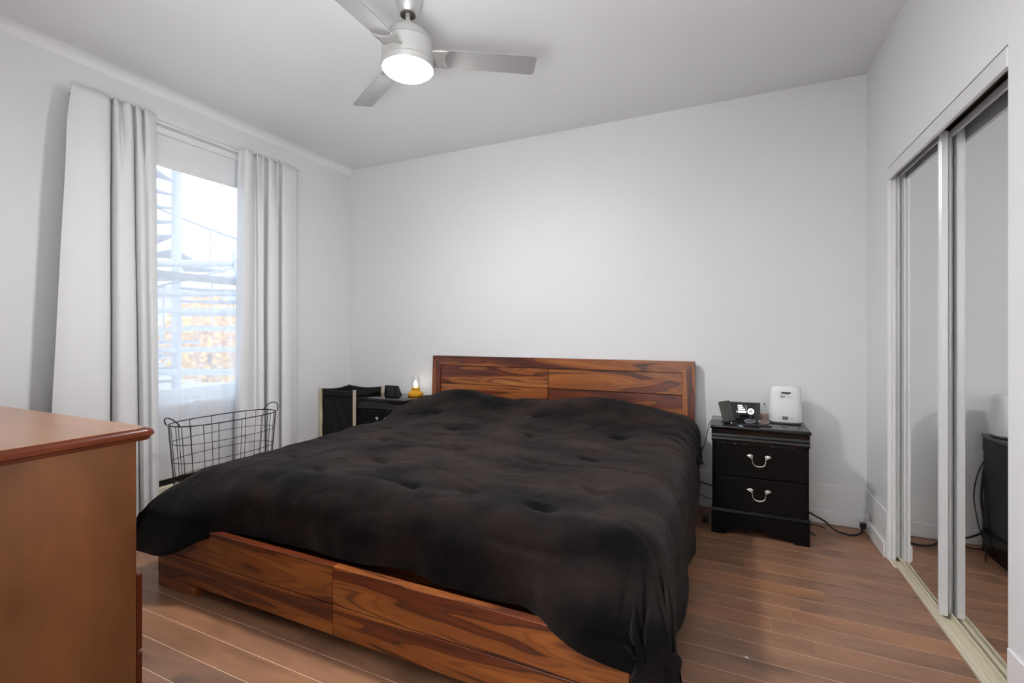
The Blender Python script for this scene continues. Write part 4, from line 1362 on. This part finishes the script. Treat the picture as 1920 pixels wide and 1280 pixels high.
text('lettering', 'Sol', 0.019, (wx - 0.031, wface(0.163) - 0.001, NZ + 0.163), (PI / 2 - lean, 0, 0), M['print'], wm, 0.0008)
text('lettering', 'Team', 0.019, (wx - 0.005, wface(0.163) - 0.001, NZ + 0.163), (PI / 2 - lean, 0, 0), M['print_light'], wm)

# ------------------------------------------------------------------ cables, outlet, things on the floor
def bez(P, n=10):
    return catmull([tuple(p) for p in P], n)
o = MB().tube(bez([(0.03, 3.275, NZ + .006), (-0.03, 3.27, NZ + .006), (-0.085, 3.28, NZ + .006), (-0.105, 3.30, 0.635), (-0.128, 3.35, 0.52), (-0.160, 3.42, 0.40), (-0.175, 3.50, 0.29), (-0.185, 3.54, 0.245), (-0.19, 3.555, 0.10), (-0.17, 3.545, 0.006)]), 0.0022, 6).build('charger_cable', M['cable'], None, True)
tag(o, 'thin black charger cable hanging between headboard and right nightstand', 'cable', kind='thing')
o = MB().tube(bez([(-0.26, 3.555, 0.20), (-0.20, 3.55, 0.186), (-0.12, 3.55, 0.168), (-0.02, 3.552, 0.150), (0.1, 3.55, 0.10), (0.2, 3.54, 0.02)]), 0.0042, 8).build('power_cable', M['cable'], None, True)
tag(o, 'thick black cable sagging along the wall behind the right nightstand', 'cable', kind='thing')
o = MB().tube(bez([(-0.26, 3.55, 0.12), (-0.19, 3.545, 0.105), (-0.13, 3.545, 0.075), (-0.04, 3.548, 0.062), (0.06, 3.545, 0.03)]), 0.0026, 6).build('lower_cable', M['cable'], None, True)
tag(o, 'black cable strung low beside the headboard foot', 'cable', kind='thing')
# wall outlet on the right baseboard with a plug
ol = thing('wall_outlet', 'white wall outlet plate on the baseboard in the corner', 'outlet', (XR - 0.021, 3.485, 0.08))
MB().box(XR - 0.0255, XR - 0.0205, 3.452, 3.522, 0.022, 0.138, 0.002).build('outlet_plate', M['white_plastic'], ol)
for z in (0.052, 0.105):
    MB().box(XR - 0.0265, XR - 0.0256, 3.472, 3.502, z - 0.014, z + 0.014).build('socket_face', M['trim'], ol)
for yy in (3.481, 3.493):
    MB().box(XR - 0.0270, XR - 0.02655, yy - 0.001, yy + 0.001, 0.101, 0.110).build('slot', M['black'], ol)
pc = thing('extension_lead', 'black power cord curling over the floor to the corner outlet', 'cord', (0.6, 3.44, 0))
MB().box(XR - 0.058, XR - 0.0268, 3.473, 3.501, 0.036, 0.068, 0.005, 2).build('plug', M['black_plastic'], pc)
MB().tube(bez([(0.39, 3.515, 0.62), (0.41, 3.525, 0.5), (0.425, 3.53, 0.3), (0.415, 3.53, 0.16), (0.44, 3.48, 0.112), (0.49, 3.46, 0.085), (0.545, 3.45, 0.060), (0.60, 3.43, 0.020), (0.655, 3.42, 0.008), (0.70, 3.43, 0.008), (0.735, 3.46, 0.016), (0.745, 3.485, 0.036), (0.748, 3.487, 0.048)]), 0.0058, 10).build('cord', M['cable'], pc, True)
o = MB().tube(bez([(0.37, 3.515, 0.60), (0.43, 3.535, 0.45), (0.455, 3.535, 0.30), (0.45, 3.50, 0.15), (0.445, 3.44, 0.06), (0.455, 3.40, 0.012), (0.475, 3.355, 0.006), (0.48, 3.33, 0.005)]), 0.0035, 8).build('loose_cord', M['cable'], None, True)
tag(o, 'loose black cord end trailing on the floor beside the nightstand', 'cord', kind='thing')
o = MB().tube(bez([(0.40, 3.52, 0.006), (0.46, 3.50, 0.006), (0.51, 3.505, 0.008), (0.545, 3.49, 0.006), (0.555, 3.475, 0.005)]), 0.0035, 8).build('floor_cord', M['cable'], None, True)
tag(o, 'short black cord lying against the back baseboard', 'cord', kind='thing')
o = MB().box(-0.148, -0.112, 3.27, 3.36, 0.0005, 0.018, 0.004, 2).build('remote_control', M['black_plastic'], None, True)
tag(o, 'small dark remote on the shaded floor between bed and nightstand', 'remote', kind='thing')
b = MB(); b.prism([(0.060, 1.975), (0.070, 1.972), (0.074, 1.979), (0.064, 1.983)], 2, 0.0003, 0.002)
tag(b.build('paper_scrap', M['white_plastic'], None), 'tiny white paper scrap on the wooden floor', 'scrap', kind='thing')

# ------------------------------------------------------------------ fill lamp added behind the camera to brighten walls and ceiling
el = thing('entry_fill', 'added round fill lamp at the ceiling behind the camera', 'lamp', (-0.35, -0.25, H))
MB().lathe([(0.0, H), (0.16, H), (0.16, H - 0.02), (0.15, H - 0.025), (0.0, H - 0.025)], -0.35, -0.25, 40, False).build('fill_pan', M['nickel'], el, True, 30)
MB().lathe([(0.148, H - 0.026), (0.146, H - 0.05), (0.12, H - 0.075), (0.07, H - 0.09), (0.0, H - 0.095)], -0.35, -0.25, 40, False).build('fill_glass', M['fill_glow'], el, True)

# ------------------------------------------------------------------ outside the window
GZ = -3.0
struct(MB().box(-60, XL - 0.21, -40, 70, GZ - 0.2, GZ).build('ground', M['asphalt']), 'grey alley ground far below the window')
# straight stair rising away from the window
stn = thing('outdoor_staircase', 'grey open-tread outdoor staircase outside the window', 'staircase', cw(-3.2, 4.9, GZ))
Rv, Fv = Vector((CT, ST, 0)), Vector((-ST, CT, 0))
def cam_box(b, X0, X1, Z0, Z1, z0, z1):
    vs = [b.bm.verts.new(cw(X, Z, z)) for X in (X0, X1) for Z in (Z0, Z1) for z in (z0, z1)]
    for q in [(0, 1, 3, 2), (4, 6, 7, 5), (0, 4, 5, 1), (2, 3, 7, 6), (0, 2, 6, 4), (1, 5, 7, 3)]:
        b.bm.faces.new([vs[i] for i in q])
    return b
for i in range(8):
    Zs, zs = 4.4 + 0.25 * i, 0.63 + 0.219 * i
    X_c = -0.674 * Zs
    cam_box(MB(), X_c - 0.9, X_c + 0.5, Zs, Zs + 0.24, zs - 0.045, zs).build('tread', M['stair_paint'], stn)
for off in (-0.94, 0.51):
    b = MB()
    A_ = [cw(-0.674 * Z + off + w_, Z, z) for (Z, z) in ((4.35, 0.45), (4.35, 0.62), (6.4, 2.36), (6.4, 2.18)) for w_ in (0, 0.03)]
    vs = [b.bm.verts.new(p) for p in A_]
    for q in [(0, 2, 4, 6), (1, 7, 5, 3), (0, 1, 3, 2), (2, 3, 5, 4), (4, 5, 7, 6), (6, 7, 1, 0)]:
        b.bm.faces.new([vs[k_] for k_ in q])
    b.build('stringer', M['stair_paint'], stn)
for (Z, off) in ((4.35, 0.55), (6.3, 0.55), (4.35, -1.0), (6.3, -1.0)):
    cam_box(MB(), -0.674 * Z + off, -0.674 * Z + off + 0.05, Z, Z + 0.05, GZ, 0.6 + (Z - 4.4) * 0.85).build('post', M['stair_paint'], stn)
# spiral stair higher up
sp = thing('spiral_staircase', 'grey winding staircase with wedge treads higher outside the window', 'staircase', cw(-6.35, 8.9, GZ))
PC = cw(-6.35, 8.9, 0)
MB().tube([(PC.x, PC.y, GZ), (PC.x, PC.y, 6.0)], 0.08, 14).build('centre_pole', M['stair_paint'], sp, True)
hr = []
for i in range(20):
    a0 = math.radians(150 + 27 * i) + TH
    z = -0.2 + 0.25 * i
    b = MB()
    pts_ = [(PC.x + 0.06 * math.cos(a0 + 0.2), PC.y + 0.06 * math.sin(a0 + 0.2))] + [(PC.x + 1.45 * math.cos(a0 + t_), PC.y + 1.45 * math.sin(a0 + t_)) for t_ in (0, 0.14, 0.28, 0.42, 0.58)]
    b.prism(pts_, 2, z, z + 0.045)
    b.build('tread', M['stair_dark'], sp)
    pe = Vector((PC.x + 1.45 * math.cos(a0 + 0.24), PC.y + 1.45 * math.sin(a0 + 0.24), z))
    hr.append(pe + Vector((0, 0, 0.95)))
    MB().tube([pe, pe + Vector((0, 0, 0.95))], 0.012, 6).build('baluster', M['stair_dark'], sp)
MB().tube(bez(hr, 4), 0.025, 8).build('handrail', M['stair_dark'], sp, True)

# houses across the alley
def house(label, X0, X1, Z0, Z1, ztop_, m, wins, roof=None):
    h_ = thing('house', label, 'house', cw((X0 + X1) / 2, Z0, GZ))
    cam_box(MB(), X0, X1, Z0, Z1, GZ, ztop_).build('wall', m, h_)
    cam_box(MB(), X0 - 0.2, X1 + 0.2, Z0 - 0.2, Z1 + 0.2, ztop_, ztop_ + 0.25).build('roof', M['far_grey'], h_)
    for (x, z, w_, hh) in wins:
        f_ = cam_box(MB(), x - w_ / 2 - 0.08, x + w_ / 2 + 0.08, Z0 - 0.06, Z0 + 0.02, z - 0.08, z + hh + 0.08).build('window', M['snow_white'], h_)
        cam_box(MB(), x - w_ / 2, x + w_ / 2, Z0 - 0.08, Z0 - 0.061, z, z + hh).build('pane', M['far_grey'], f_)
house('beige rendered house across the alley, left in the window', -16.5, -11.3, 16.0, 19, 2.55, M['far_beige'], [(-12.2, 0.3, 0.7, 1.1), (-14.0, 0.3, 0.7, 1.1)])
house('orange brick house behind the yellow tree across the alley', -14.6, -9.4, 20, 26, 2.6, M['brick'], [(-11.2, 0.2, 0.9, 1.3), (-13.2, 0.2, 0.9, 1.3), (-12.2, -2.2, 0.9, 1.3)])
house('low white sided shed at the foot of the yellow tree', -8.2, -6.3, 11.3, 12.4, -0.35, M['snow_white'], [(-7.0, -1.4, 0.5, 0.5)])
tre = thing('autumn_tree', 'golden-leaved autumn tree across the alley behind the staircase', 'tree', cw(-9.2, 14.2, GZ))
tc_ = cw(-9.15, 14.2, 0)
MB().tube([(tc_.x, tc_.y, GZ), (tc_.x + 0.05, tc_.y, -1), (tc_.x - 0.1, tc_.y + 0.1, 0.8)], 0.12, 8, radii=[0.16, 0.12, 0.06]).build('trunk', M['bark'], tre, True)
b = MB()
for i in range(2600):
    u = Vector((random.gauss(0, 1), random.gauss(0, 1), random.gauss(0, 1))).normalized() * (random.random() ** 0.4)
    p = Vector((tc_.x + u.x * 1.25, tc_.y + u.y * 1.25, 0.95 + u.z * 1.45))
    n_ = Vector((random.gauss(0, 1), random.gauss(0, 1), random.gauss(0, 1))).normalized()
    t1 = n_.orthogonal().normalized() * 0.075
    t2 = n_.cross(t1).normalized() * 0.06
    b.bm.faces.new([b.bm.verts.new(p + q) for q in (t1, t2, -t1, -t2)])
o = b.build('crown', M['leaf'], tre)
o['kind'] = 'stuff'
